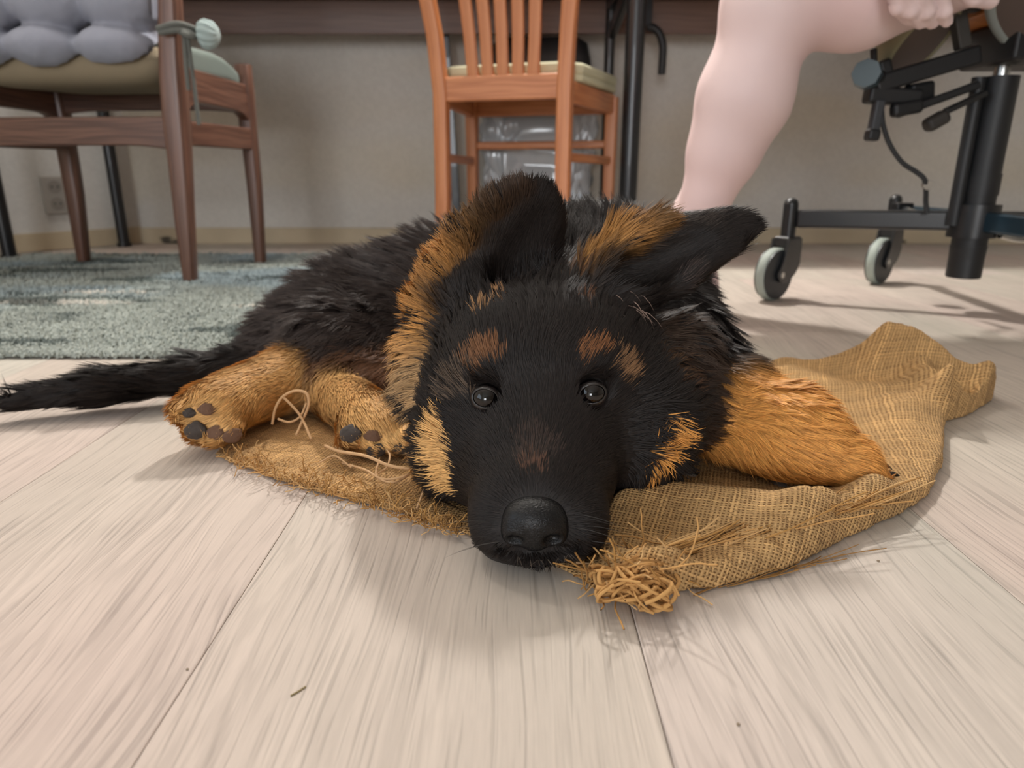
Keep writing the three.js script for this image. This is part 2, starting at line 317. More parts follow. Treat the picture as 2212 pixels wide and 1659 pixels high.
// baseboard with dark scuffs
const scuffTex = texture(1024, 64, (u, v) => {
  const s = smooth(0.62, 0.78, fbm2(u * 40, v * 3, 3, 40, 3)) * smooth(0.45, 0.7, noise2(u * 11, v * 1, 11, 1)), b = fbm2(u * 30, v * 2, 3, 30, 2) - 0.5, k = 0.74 + 0.08 * b - 0.42 * s;
  return [k, k * 0.92, k * 0.78];
});
scuffTex.repeat.set(0.4, 8);
structure('baseboard_back', slab(cornerA.x + 0.005, ROOM.right, 0, 0.054, ROOM.back - 0.012, ROOM.back + 0.001, 0.003), std(0xffffff, 0.7, { map: scuffTex }), 'low scuffed beige baseboard along the back wall', 'baseboard');

// pendant lamps above the picture
for (const LAMP of LAMPS) {
  const l = thing('pendant_lamp', LAMP.label, 'lamp', V(LAMP.x, LAMP.y, LAMP.d));
  part('globe', new THREE.SphereGeometry(0.07, 32, 20), std(0xfff2dc, 0.5, { emissive: LAMP_COLOR.clone(), emissiveIntensity: 3 }), l);
  part('cap', new THREE.CylinderGeometry(0.03, 0.045, 0.05, 24).translate(0, 0.085, 0), std(0x2a2826, 0.4), l);
  part('cable', rod(V3(0, 0.1, 0), V3(0, ROOM.top - LAMP.y - 0.03, 0), 0.004), std(0x1b1a19, 0.6), l);
  part('ceiling_rose', new THREE.CylinderGeometry(0.05, 0.05, 0.03, 28).translate(0, ROOM.top - LAMP.y - 0.016, 0), std(0x2a2826, 0.4), l);
  const p = new THREE.PointLight(LAMP_COLOR.clone(), LAMP.power); p.name = 'pendant_lamp_bulb'; p.shadow.radius = 3.2; p.castShadow = true; p.shadow.mapSize.set(2048, 2048); p.shadow.bias = -0.0005;
  l.add(p);
}

// ---------------------------------------------------------------- furniture
const axisDepth = (d, y) => d * cosP + (EYE - y) * sinP;
function sec(u, v, d, halfPx, t) { const c = onDepth(u, v, d); return { c, w: halfPx * axisDepth(d, c.y) / FOCAL, t }; }
function timber(base, dark, gloss = 0.45) {                               // grain runs along uv x
  const t = texture(512, 256, (u, v) => {
    const w = v + 0.06 * noise2(u * 4, v * 4, 4, 4), l = noise2(u * 6, w * 70, 6, 70) * 0.6 + noise2(u * 3, w * 24, 3, 24) * 0.4, k = smooth(0.25, 0.85, l);
    return [mix(base[0], dark[0], k), mix(base[1], dark[1], k), mix(base[2], dark[2], k)];
  });
  t.repeat.set(2.2, 6);
  return phys(0xffffff, gloss, { map: t, clearcoat: 0.25, clearcoatRoughness: 0.35 });
}
const beech = timber([0.74, 0.48, 0.3], [0.64, 0.38, 0.21]);
const teak = timber([0.42, 0.29, 0.23], [0.31, 0.2, 0.155], 0.4);
const blackMetal = phys(0x15171a, 0.35, { clearcoat: 0.2 });
const blackPlastic = std(0x17181a, 0.5);
const steel = std(0xb9b9b6, 0.25, { metalness: 0.9 });
function archRail(p, q, hEnd, hMid, t) {                                   // rail with an arched lower edge; p and q lie on its top edge
  const L = p.distanceTo(q), s = new THREE.Shape(), x = q.clone().sub(p).normalize(), z = x.clone().cross(V3(0, 1, 0)).normalize(), y = z.clone().cross(x);
  s.moveTo(0, 0); s.lineTo(L, 0); s.lineTo(L, -hEnd); s.bezierCurveTo(L * 0.86, -hMid, L * 0.8, -hMid, L * 0.7, -hMid); s.lineTo(L * 0.3, -hMid); s.bezierCurveTo(L * 0.2, -hMid, L * 0.14, -hMid, 0, -hEnd); s.lineTo(0, 0);
  const g = new THREE.ExtrudeGeometry(s, { depth: t - 0.006, bevelEnabled: true, bevelThickness: 0.003, bevelSize: 0.003, bevelSegments: 2, curveSegments: 10 });
  g.translate(0, 0, -t / 2 + 0.003); g.applyMatrix4(new THREE.Matrix4().makeBasis(x, y, z).setPosition(p));
  return g;
}
const shift = (g, o) => g.translate(-o.x, -o.y, -o.z);                     // world geometry into a group that stands at o

const RUG_TOP = 0.013;
// desk against the back wall
const DESK = { d0: 1.9, d1: 2.425, y: 0.72 };
{
  const brown = timber([0.42, 0.31, 0.25], [0.36, 0.255, 0.2], 0.5), o = V(0, 0, 2.2);
  const t = thing('desk', 'long brown wooden desk on black metal legs along the back wall', 'desk', o);
  const add = (n, g, m, l) => part(n, [].concat(g).map((q) => shift(q, o)), m, t, l);
  add('desktop', slab(-1.2, 2.1, DESK.y, DESK.y + 0.03, DESK.d0, DESK.d1, 0.003), brown);
  add('apron', slab(-1.19, 2.08, 0.631, DESK.y, 2.285, 2.305, 0.002), brown);
  const leg = (u, v, d, r) => { const b = onDepth(u, v, d).setY(0); return add('leg', [rod(b, b.clone().setY(DESK.y - 0.001), r), rod(b, b.clone().setY(0.012), r * 1.25)], blackMetal); };
  leg(240, 350, 2.345, 0.018);
  leg(1364, 250, 1.94, 0.0243);
  leg(1318, 80, 2.27, 0.015);
  leg(6, 480, 1.99, 0.018);
  { const b = onDepth(991, 500, 2.335), a = onDepth(957, 0, 2.335); b.y = 0; a.y = DESK.y - 0.002; add('leg', beam(b, a, 0.026, 0.026, 0.003, V3(0, 0, 1)), blackMetal); }
  add('gusset', [beam(onDepth(1322, 70, 2.27), onDepth(1366, 0, 1.94).setY(0.70), 0.02, 0.045, 0.004), beam(onDepth(1322, 0, 2.27).setY(0.705), onDepth(1366, 0, 1.94).setY(0.705), 0.03, 0.03, 0.004)], blackMetal);
  add('bent_rod', tube([onDepth(1398, 58, 2.25), onDepth(1410, 60, 2.25), onDepth(1424, 72, 2.25), onDepth(1432, 100, 2.25), onDepth(1431, 130, 2.25), onDepth(1429, 160, 2.25)], 0.0115, 40, 12), blackPlastic, 'bent black rod hanging below the desk');
  add('bracket', beam(onDepth(1399, 58, 2.25), onDepth(1399, 58, 2.25).setY(DESK.y), 0.02, 0.02, 0.002, V3(1, 0, 0)), blackPlastic);
}
// slatted chair at the desk
{
  const o = V(-0.025, 0, 1.8), t = thing('slatted_chair', 'orange-brown beech chair with vertical back slats pushed in at the desk', 'chair', o, -17 * DEG);
  const hb = 0.156, hf = 0.208, dep = 0.36, X = V3(1, 0, 0), Z = V3(0, 0, 1);
  for (const s of [-1, 1]) part('back_post', loft([[0, 1.02, 0.012], [0.2, 1.0, 0.004], [0.42, 1, 0], [0.55, 1.05, 0.012], [0.7, 1.16, 0.045], [0.92, 1.3, 0.11]].map(([y, k, b]) => ({ c: V3(s * hb * k, y, b), w: 0.0185, t: 0.017 })), X, Z, 5), beech, t);
  for (const s of [-1, 1]) part('front_leg', loft([[0, 0.015], [0.25, 0.0165], [0.435, 0.018]].map(([y, w]) => ({ c: V3(s * hf, y, -dep), w, t: w })), X, Z, 5), beech, t);
  part('back_rail', beam(V3(-hb, 0.43, 0), V3(hb, 0.43, 0), 0.022, 0.056), beech, t);
  part('front_rail', beam(V3(-hf, 0.415, -dep), V3(hf, 0.415, -dep), 0.02, 0.045), beech, t);
  for (const s of [-1, 1]) part('side_rail', beam(V3(s * hb, 0.42, -0.005), V3(s * hf, 0.417, -dep), 0.02, 0.05), beech, t);
  for (const s of [-1, 1]) part('side_stretcher', beam(V3(s * hb, 0.272, -0.005), V3(s * hf, 0.268, -dep), 0.016, 0.022, 0.006), beech, t);
  part('front_stretcher', beam(V3(-hf, 0.312, -dep), V3(hf, 0.312, -dep), 0.016, 0.022, 0.006), beech, t);
  for (let k = -2; k <= 2; k++) part('slat', loft([[0.455, 0], [0.55, 0.01], [0.68, 0.036], [0.9, 0.1]].map(([y, b]) => ({ c: V3(k * 0.0415 * (0.9 + (y - 0.45) * 0.72) + 0.004, y, b), w: 0.0145, t: 0.006 })), X, Z, 5), beech, t);
  part('top_rail', loft([-1, -0.5, 0, 0.5, 1].map((s) => ({ c: V3(s * hb * 1.3, 0.91, 0.1 + 0.02 * (s * s - 1)), w: 0.035, t: 0.011 })), V3(0, 1, 0), Z, 5), beech, t);
  // seat pad: pale top, dark edge
  const outline = (k) => { const s = new THREE.Shape(); s.moveTo(-hb * 0.86, 0.03); s.lineTo(hb * 0.86, 0.03); s.lineTo(hf * 0.88 + k, 0.07); s.lineTo(hf + k + 0.012, dep - 0.03); s.quadraticCurveTo(hf, dep + 0.03, 0, dep + 0.035); s.quadraticCurveTo(-hf, dep + 0.03, -hf - k - 0.012, dep - 0.03); s.lineTo(-hf * 0.88 - k, 0.07); s.lineTo(-hb * 0.86, 0.03); return s; };
  const ex = (k, h, y, b) => { const g = new THREE.ExtrudeGeometry(outline(k), { depth: h, bevelEnabled: true, bevelThickness: b, bevelSize: b, bevelSegments: 4, curveSegments: 16 }); g.rotateX(-Math.PI / 2); g.scale(1, 1, 1); g.translate(0, y, 0); return g; };
  const cream = std(0xb9b79a, 0.9);
  part('seat_cushion', ex(-0.006, 0.008, 0.47, 0.009), cream, t, 'pale cream seat cushion');
  part('cushion_piping', ex(-0.004, 0.006, 0.451, 0.006), cream, t);
}
// waste bin with a clear liner under the desk
{
  const o = V(0.085, 0, 2.325), t = thing('waste_bin', 'grey waste bin with a clear crumpled liner and black lid behind the slatted chair', 'bin', o, -4 * DEG);
  part('bin_body', loft([[0, 0.13, 0.062], [0.01, 0.135, 0.066], [0.42, 0.165, 0.078], [0.43, 0.165, 0.078]].map(([y, w, b]) => ({ c: V3(0, y, 0), w, t: b })), V3(1, 0, 0), V3(0, 0, 1), 6, 40), std(0x77736c, 0.6), t);
  // liner: a thin crumpled skin hanging over the bin
  const nu = 220, nv = 80, pos = [], idx = [];
  for (let j = 0; j <= nv; j++) for (let i = 0; i <= nu; i++) {
    const a = i / nu * Math.PI * 2, y = 0.445 - j / nv * 0.42, sg = (x) => Math.sign(x) * Math.pow(Math.abs(x), 0.4), f = 0.972 + 0.0 * j;
    const cr = Math.abs(noise3(Math.cos(a) * 4 + 9, Math.sin(a) * 4, y * 14) - 0.5) * 0.045 + Math.abs(noise3(Math.cos(a) * 9, Math.sin(a) * 9 + 5, y * 16 + i * 0.05) - 0.5) * 0.03;
    const w = mix(0.137, 0.168, y / 0.43) * f + 0.004 + cr, b = mix(0.067, 0.08, y / 0.43) * f + 0.004 + cr * 0.6;
    pos.push(w * sg(Math.cos(a)), y, b * sg(Math.sin(a)));
  }
  for (let j = 0; j < nv; j++) for (let i = 0; i < nu; i++) { const p = j * (nu + 1) + i, q = p + nu + 1; idx.push(p, p + 1, q, p + 1, q + 1, q); }
  const g = new THREE.BufferGeometry(); g.setAttribute('position', new THREE.Float32BufferAttribute(pos, 3)); g.setIndex(idx); g.computeVertexNormals();
  part('liner', g, phys(0xdfe4e8, 0.2, { transmission: 0.5, thickness: 0, ior: 1.6, side: THREE.DoubleSide, clearcoat: 1, clearcoatRoughness: 0.12 }), t, 'clear crumpled plastic liner');
  part('lid', loft([[0.43, 0.168, 0.08], [0.45, 0.17, 0.082], [0.455, 0.165, 0.078], [0.56, 0.155, 0.07], [0.605, 0.145, 0.062], [0.622, 0.12, 0.045], [0.625, 0.05, 0.02]].map(([y, w, b]) => ({ c: V3(0, y, 0), w, t: b })), V3(1, 0, 0), V3(0, 0, 1), 5, 40), blackPlastic, t, 'black domed lid');
}
// teak chair on the rug
const teakSeat = {};
{
  const NR = onHeight(412, 604, RUG_TOP), FR = onHeight(563, 566, RUG_TOP), FL = onHeight(182, 563, RUG_TOP), NL = NR.clone().add(FL).sub(FR), o = NR.clone().add(FL).multiplyScalar(0.5);
  const dNR = -NR.z, dFR = -FR.z, dFL = -FL.z, dNL = -NL.z;
  const t = thing('teak_chair', 'dark teak dining chair with an arched stretcher standing on the rug', 'chair', o), X = V3(1, 0, 0), Z = V3(0, 0, 1);
  const add = (n, g, m, l) => part(n, [].concat(g).map((q) => shift(q, o)), m, t, l);
  add('back_post', loft([[412, 604, 13], [400, 480, 18], [390, 350, 22], [381, 250, 25], [375, 170, 25], [371, 80, 23], [368, 0, 21], [362, -250, 17], [358, -480, 13]].map(([u, v, h]) => sec(u, v, dNR, h, 0.006 + h * 0.0007)), X, Z, 4), teak);
  add('front_leg', loft([[563, 566, 11], [550, 400, 15], [537, 280, 17], [529, 200, 19], [524, 140, 17]].map(([u, v, h]) => sec(u, v, dFR, h, 0.006 + h * 0.0008)), X, Z, 3), teak);
  add('front_leg', loft([[182, 563, 12], [162, 420, 17], [141, 300, 19], [122, 210, 21], [110, 140, 21]].map(([u, v, h]) => sec(u, v, dFL, h, 0.006 + h * 0.0008)), X, Z, 3), teak);
  const nl = (y, k) => ({ c: NL.clone().add(V3(-k, y - RUG_TOP, 0)), w: 0.013 + y * 0.018, t: 0.014 + y * 0.012 });
  add('back_post', loft([nl(RUG_TOP, 0), nl(0.2, -0.008), nl(0.42, -0.02), { ...nl(0.6, -0.03), w: 0.019 }, { ...nl(0.92, -0.035), w: 0.013 }], X, Z, 4), teak);
  const at = (u, v, d) => onDepth(u, v, d), yTop = 0.44;
  const pNR = at(378, 150, dNR).setY(yTop), pFR = at(525, 160, dFR).setY(yTop - 0.005), pFL = at(112, 160, dFL).setY(yTop - 0.005), pNL = NL.clone().add(V3(0.02, 0, 0)).setY(yTop);
  add('side_rail', archRail(pNR, pFR, 0.085, 0.058, 0.024), teak);
  add('side_rail', archRail(pNL, pFL, 0.085, 0.058, 0.024), teak);
  add('front_rail', archRail(pFL, pFR, 0.06, 0.05, 0.022), teak);
  const sNR = at(383, 255, dNR), sNL = NL.clone().add(V3(0.015, 0, 0)).setY(sNR.y), sFR = at(538, 255, dFR).setY(sNR.y), sFL = at(142, 260, dFL).setY(sNR.y);
  add('back_stretcher', archRail(sNL, sNR, 0.062, 0.05, 0.022), teak);
  add('side_stretcher', beam(sNR.clone().add(V3(0, -0.028, 0)), sFR.clone().add(V3(0, -0.028, 0)), 0.018, 0.05), teak);
  add('side_stretcher', beam(sNL.clone().add(V3(0, -0.028, 0)), sFL.clone().add(V3(0, -0.028, 0)), 0.018, 0.05), teak);
  // bent top rail above the picture
  const tr0 = NL.clone().add(V3(0.035, 0.88, 0.02)), tr1 = onDepth(358, -480, dNR).setY(0.9).add(V3(0, 0, 0.02));
  add('top_rail', loft(curve([tr0, tr0.clone().lerp(tr1, 0.5).add(V3(0, 0.01, 0.05)), tr1], 12).map((c) => ({ c, w: 0.045, t: 0.011 })), V3(0, 1, 0), Z, 4), teak);
  // upholstered seat: sagging beige underside, grey-green fabric over the rails
  const seatSdf = (() => {
    const c = pNR.clone().add(pFL).multiplyScalar(0.5), ex = pNR.clone().sub(pNL).normalize(), ez = pFR.clone().sub(pNR).normalize(), hx = pNR.distanceTo(pNL) / 2 - 0.015, hz = pNR.distanceTo(pFR) / 2 + 0.012;
    Object.assign(teakSeat, { NL, NR, c, ex, ez, hx, hz, pNR, pFR, pFL, pNL, dNR });
    return (x, y, z) => {
      const px = x - c.x, pz = z - c.z, a = px * ex.x + pz * ex.z, b = px * ez.x + pz * ez.z, wid = hx + 0.02 * smooth(-0.1, 0.16, b);
      const front = smooth(0.03, hz, b), qx = Math.abs(a) - wid + 0.02, qy = Math.abs(y - (0.464 - 0.02 * front * front)) - 0.014 + 0.01 * front, qz = Math.abs(b - 0.03) - hz + 0.05;
      return Math.min(Math.max(qx, qy, qz), 0) + Math.hypot(Math.max(qx, 0), Math.max(qy, 0), Math.max(qz, 0)) - 0.017;
    };
  })();
  const c = teakSeat.c; teakSeat.pad = seatSdf;
  add('seat_pad', nets(seatSdf, V3(c.x - 0.4, 0.36, c.z - 0.36), V3(c.x + 0.4, 0.52, c.z + 0.36), 0.007), std(0x66706a, 0.95), 'grey-green seat upholstery');
  const sag = (x, y, z) => { const px = x - c.x, pz = z - c.z, a = px * teakSeat.ex.x + pz * teakSeat.ex.z, b = px * teakSeat.ez.x + pz * teakSeat.ez.z; const A = a / (teakSeat.hx * 0.98), B = b / (teakSeat.hz * 1.02); return (Math.sqrt(Math.pow(Math.abs(A), 6) + Math.pow(Math.abs(B), 6) + Math.pow((y - 0.448) / (0.034 + 0.012 * smooth(0.1, -0.2, b)), 2)) - 1) * 0.04; };
  teakSeat.sag = sag;
  add('seat_underside', nets(sag, V3(c.x - 0.4, 0.36, c.z - 0.36), V3(c.x + 0.4, 0.5, c.z + 0.36), 0.008), std(0x8a7c66, 0.95), 'sagging beige underside of the seat');
}
// tufted grey cushion tied to the teak chair
{
  const { c, dNR } = teakSeat, list = [], d0 = dNR + 0.03, r = rng(5);
  const puff = (u, v, rx, ry, rz, dd) => list.push(blob(onDepth(u, v, d0 + dd), rx, ry, rz, 0.012));
  for (const u of [-200, -45, 100, 250]) for (const row of [0, 1, 2]) {
    const dd = -0.022 + row * 0.14;
    puff(u + 6, 102, 0.076, 0.04, 0.066, dd); puff(u + 16, 12, 0.078, 0.052, 0.068, dd + 0.012);
  }
  puff(312, 40, 0.022, 0.045, 0.03, 0.0); puff(318, 104, 0.02, 0.03, 0.03, 0.0);
  const posts = [bone(onDepth(383, 280, dNR), onDepth(369, 0, dNR), 0.037, 0.034), bone(teakSeat.NL, teakSeat.NL.clone().add(V3(0.02, 0.6, 0)), 0.04, 0.04)];
  const base = union(list), f = (x, y, z) => Math.max(0.006 - teakSeat.pad(x, y, z), 0.006 - teakSeat.sag(x, y, z) * 1.1, 0.004 - posts[0].f(x, y, z), 0.004 - posts[1].f(x, y, z), base(x, y, z) - 0.003 * (noise3(x * 40, y * 40, z * 40) - 0.5) - 0.0016 * noise3(x * 120, y * 90, z * 90), 0.405 - y);
  const o = V3(c.x, 0.405, c.z), t = thing('tufted_cushion', 'puffy lavender-grey tufted seat cushion tied onto the teak chair', 'cushion', o);
  part('cover', shift(nets(f, V3(-1.75, 0.39, -d0 - 0.42), V3(-0.6, 0.66, -d0 + 0.12), 0.007), o), std(0x8f919d, 0.95, { side: THREE.DoubleSide }), t);
  const grey = std(0x9aa8a6, 0.95), k = onDepth(447, 74, dNR - 0.02);
  part('tie_knot', shift(gathered(0.025).translate(k.x, k.y, k.z), o), grey, t, 'round pale knot of the cushion tie');
  const rib = [];
  for (const [a, b, e] of [[[340, 62], [385, 52], [440, 70]], [[345, 70], [390, 66], [435, 80]], [[375, 60], [410, 78], [440, 74]]]) rib.push(tube([onDepth(...a, dNR - 0.035), onDepth(...b, dNR - 0.04), onDepth(...e, dNR)], 0.006, 20, 8));
  rib.push(tube([onDepth(405, 75, dNR - 0.03), onDepth(412, 130, dNR - 0.032), onDepth(420, 190, dNR - 0.03), onDepth(430, 270, dNR - 0.03)], 0.0042, 24, 6), tube([onDepth(398, 78, dNR - 0.03), onDepth(402, 140, dNR - 0.036), onDepth(408, 195, dNR - 0.034)], 0.005, 20, 6));
  part('tie_ribbon', rib.map((g) => shift(g, o)), std(0x5f605b, 0.95), t);
}
// shaggy rug
{
  const x0 = -1.4, x1 = -0.27, d0 = -onHeight(300, 772, 0).z, d1 = 2.05, r = rng(21), o = V((x0 + x1) / 2, 0, (d0 + d1) / 2);
  const t = thing('rug', 'shaggy grey-green rug with paler streaks under the teak chair', 'rug', o);
  part('backing', shift(slab(x0, x1, 0.0002, 0.005, d0, d1, 0.002), o), std(0x39423f, 0.95), t);
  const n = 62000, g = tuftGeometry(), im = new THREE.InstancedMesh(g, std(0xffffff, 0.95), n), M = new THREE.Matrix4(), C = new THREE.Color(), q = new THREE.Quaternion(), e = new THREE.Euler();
  for (let i = 0; i < n; i++) {
    const edge = i < 5000, x = mix(x0, x1, r()), d = edge ? d0 + Math.pow(r(), 2) * 0.02 - 0.004 : mix(d0, d1, Math.pow(r(), 1.25));
    const lump = fbm2(x * 14, d * 22, 2), L = (0.007 + 0.004 * r()) * (0.7 + 0.6 * lump), w = 0.0034 + 0.0022 * r();
    e.set((r() - 0.5) * 2.0 + (edge ? 0.5 : 0), r() * 6.28, (r() - 0.5) * 2.0); q.setFromEuler(e);
    M.compose(V(x - o.x, 0.004 - o.y, d + o.z), q, V3(w, L, w)); im.setMatrixAt(i, M);
    const p1 = fbm2(x * 4, d * 13 + 3, 3), p2 = fbm2(x * 7 + 9, d * 20, 2), tone = 0.82 + 0.3 * (fbm2(x * 9, d * 9, 3) - 0.5) + 0.2 * (r() - 0.5);
    let c = [0.5, 0.535, 0.485];
    const blue = smooth(0.5, 0.7, fbm2(x * 3 + 2, d * 5, 2)); c = [mix(c[0], 0.42, blue), mix(c[1], 0.5, blue), mix(c[2], 0.52, blue)];
    const cream = Math.max(streak(x, d, 60, 650, 0.2, 0.02), streak(x, d, 590, 657, 0.075, 0.018), streak(x, d, 660, 630, 0.06, 0.012), streak(x, d, 230, 628, 0.1, 0.012)), dk = smooth(0.63, 0.72, p2) * 0.75;  // tufts coloured paler in four long spots, darker in scattered ones
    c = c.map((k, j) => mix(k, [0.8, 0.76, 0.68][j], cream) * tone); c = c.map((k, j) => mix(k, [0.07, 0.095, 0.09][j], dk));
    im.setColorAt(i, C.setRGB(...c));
  }
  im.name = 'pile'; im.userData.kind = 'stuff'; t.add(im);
}
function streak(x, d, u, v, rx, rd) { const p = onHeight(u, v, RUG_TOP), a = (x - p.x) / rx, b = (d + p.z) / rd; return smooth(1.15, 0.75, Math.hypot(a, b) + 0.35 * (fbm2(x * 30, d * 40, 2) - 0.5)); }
function tuftGeometry() { const g = new THREE.CylinderGeometry(0.3, 0.55, 1, 5, 2); g.translate(0, 0.45, 0); const p = g.attributes.position; for (let i = 0; i < p.count; i++) { const y = p.getY(i); p.setX(i, p.getX(i) + 0.5 * y * y); } g.computeVertexNormals(); return g; }

function gathered(R) { const g = new THREE.IcosahedronGeometry(1, 20), p = g.attributes.position; for (let i = 0; i < p.count; i++) { const q = V3().fromBufferAttribute(p, i), a = Math.atan2(q.y, q.z), k = R * (1 + 0.05 * Math.sin(a * 11 + 3 * q.x) * (1 - q.x * q.x) - 0.28 * Math.exp(-((q.x + 1) ** 2) * 8) + 0.05 * (noise3(q.x * 4, q.y * 4, q.z * 4) - 0.5)); p.setXYZ(i, q.x * k, q.y * k * 1.05, q.z * k * 0.9); } g.computeVertexNormals(); return g; }

// ---------------------------------------------------------------- work stool
const stoolPads = [];
{
  const S1 = onHeight(1712, 478, 0.157), S2 = onHeight(1945, 468, 0.157);
  const c1 = onHeight(1665, 648, 0), c2 = onHeight(1893, 613, 0);
  // centre of the star base from the two wheels
  const mid = c1.clone().add(c2).multiplyScalar(0.5), side = c2.clone().sub(c1), R = side.length() / (2 * Math.sin(36 * DEG)), n = V3(-side.z, 0, side.x).normalize(); if (n.x < 0) n.negate();
  const C = mid.clone().addScaledVector(n, R * Math.cos(36 * DEG)).setY(0), o = C.clone();
  const t = thing('work_stool', 'black wheeled work stool with brake cable and padded split seat beside the desk', 'stool', o);
  const add = (name, g, m, l, parent = t) => part(name, [].concat(g).map((q) => shift(q, o)), m, parent, l);
  const a1 = Math.atan2(c1.z - C.z, c1.x - C.x), a2 = Math.atan2(c2.z - C.z, c2.x - C.x);
  const tyre = std(0x9aa39b, 0.6), hub = std(0x22262a, 0.45), blueBlack = phys(0x2a3f4c, 0.25, { metalness: 0.4 });
  for (let k = 0; k < 4; k++) {
    const a = [a1, a2, 8 * DEG, 78 * DEG][k], dir = V3(Math.cos(a), 0, Math.sin(a)), yaw = [38, 40, 100, 200][k] * DEG, W = C.clone().addScaledVector(dir, R).setY(0.05);
    const ax = V3(Math.sin(yaw), 0, Math.cos(yaw)), along = V3(ax.z, 0, -ax.x), stem = W.clone().addScaledVector(along, 0.034);       // trailing caster
    const arm = add('base_arm', [beam(C.clone().addScaledVector(dir, 0.02).setY(0.157), stem.clone().setY(0.153).addScaledVector(dir, -0.012), 0.022, 0.034, 0.006)], k === 1 || k === 3 ? blueBlack : blackMetal);
    const wheel = add('caster', [rod(stem.clone().setY(0.105), stem.clone().setY(0.178), 0.0135), new THREE.SphereGeometry(0.0135, 16, 10).translate(stem.x, 0.178, stem.z)], blackMetal);
    const lay = (g) => { g.applyMatrix4(new THREE.Matrix4().makeBasis(along, V3(0, 1, 0), ax)); return g.translate(W.x, W.y, W.z); };
    const ring = [[0.036, -0.011], [0.045, -0.011], [0.05, -0.006], [0.05, 0.006], [0.045, 0.011], [0.036, 0.011]].map(([r, y]) => new THREE.Vector2(r, y));
    add('tyre', lay(new THREE.LatheGeometry(ring, 40).rotateX(Math.PI / 2)), tyre, 'pale grey rubber tyre', wheel);
    add('wheel_disc', lay(new THREE.CylinderGeometry(0.0468, 0.0468, 0.0238, 40).rotateX(Math.PI / 2)), hub, undefined, wheel);
    // fork: a hood over the wheel from the stem
    const hood = new THREE.Shape(); hood.moveTo(0.012, 0.065); hood.lineTo(0.056, 0.065); hood.lineTo(0.058, 0.02); hood.quadraticCurveTo(0.045, -0.014, 0.005, -0.014); hood.quadraticCurveTo(-0.013, -0.012, -0.012, 0.005); hood.quadraticCurveTo(0.004, 0.02, 0.012, 0.065);
    const plate = (z) => lay(new THREE.ExtrudeGeometry(hood, { depth: 0.004, bevelEnabled: true, bevelSize: 0.001, bevelThickness: 0.001, bevelSegments: 1 }).translate(0, 0, z));
    const top = new RoundedBoxGeometry(0.044, 0.02, 0.034, 2, 0.004).translate(0.034, 0.06, 0);
    add('fork', [plate(0.0135), plate(-0.0185), lay(top)], blackMetal, undefined, wheel);
    add('axle', lay(new THREE.CylinderGeometry(0.006, 0.006, 0.04, 16).rotateX(Math.PI / 2)), steel, undefined, wheel);
  }
  add('base_hub', rod(C.clone().setY(0.13), C.clone().setY(0.185), 0.038), blackMetal);
  add('column', [rod(C.clone().setY(0.062), C.clone().setY(0.386), 0.0275, 0.0275, 32), rod(C.clone().setY(0.06), C.clone().setY(0.115), 0.026, 0.0285, 32), rod(C.clone().setY(0.2), C.clone().setY(0.235), 0.0292, 0.0292, 32)], blackPlastic, 'thick black height column');
  const C2 = C.clone().add(V3(-0.037, 0, 0.004)); add('side_tube', rod(C2.clone().setY(0.15), C2.clone().setY(0.385), 0.011), blackPlastic);
  add('piston', rod(C.clone().setY(0.386), C.clone().setY(0.42), 0.012), steel);
  const d = -C.z, at = (u, v, dd = 0) => onDepth(u, v, d + dd);
  add('mechanism_box', slab(C.x - 0.032, C.x + 0.09, 0.402, 0.462, d - 0.07, d + 0.07, 0.006), blackPlastic);
  add('seat_arm', [beam(at(1885, 185, -0.02), at(2110, 118, -0.02), 0.03, 0.028, 0.005), beam(at(1870, 205, -0.02), at(1985, 212, -0.02), 0.03, 0.026, 0.006), beam(at(1960, 205, -0.02), at(2010, 195, -0.01), 0.025, 0.03, 0.006)], blackPlastic);
  add('lever', [beam(at(1935, 248, -0.03), at(2115, 182, -0.03), 0.012, 0.013, 0.004), beam(at(1925, 240, -0.035), at(1990, 228, -0.03), 0.02, 0.022, 0.007)], blackPlastic);
  const pad = add('lever', [beam(at(2040, 242, -0.05), at(2130, 200, -0.03), 0.01, 0.01, 0.003)], blackPlastic);
  add('lever_paddle', beam(at(1998, 275, -0.05), at(2046, 248, -0.05), 0.026, 0.022, 0.008), std(0x2b2723, 0.6), undefined, pad);
  add('drop_handle', beam(at(1900, 215, -0.03), at(1882, 302, -0.03), 0.016, 0.017, 0.004, V3(0, 0, 1)), std(0x34363a, 0.5));
  add('handle_grip', beam(at(1887, 278, -0.03), at(1881, 305, -0.03), 0.02, 0.021, 0.005, V3(0, 0, 1)), blackPlastic);
  const kn = at(1872, 160, -0.05), kg = new THREE.CylinderGeometry(0.021, 0.023, 0.03, 8, 1).rotateX(Math.PI / 2).rotateY(-0.5).translate(kn.x, kn.y, kn.z);
  add('clamp_knob', kg, phys(0x3c5058, 0.3, { clearcoat: 0.5 }), 'blue-grey clamp knob');
  add('knob_shaft', [rod(at(1880, 165, -0.04), at(1925, 170, 0), 0.012), beam(at(1887, 105, -0.02), at(1889, 150, -0.02), 0.008, 0.01, 0.002, V3(0, 0, 1)), beam(at(1905, 130, -0.02), at(1915, 180, -0.02), 0.02, 0.024, 0.005, V3(0, 0, 1))], blackPlastic);
  add('brake_cable', tube([at(1903, 228, -0.02), at(1908, 270, -0.02), at(1922, 312, -0.02), at(1950, 352, -0.02), at(1980, 372, -0.02), at(1996, 386, -0.02), at(2000, 410, -0.01), at(2000, 440, 0.0), at(2003, 462, 0.0)], 0.0042, 60, 8), std(0x26282a, 0.6));
  const br = at(1952, 445, 0.12);
  add('brake_clip', [slab(br.x - 0.018, br.x + 0.014, br.y - 0.022, br.y + 0.006, -br.z - 0.012, -br.z + 0.012, 0.003)], blackMetal);
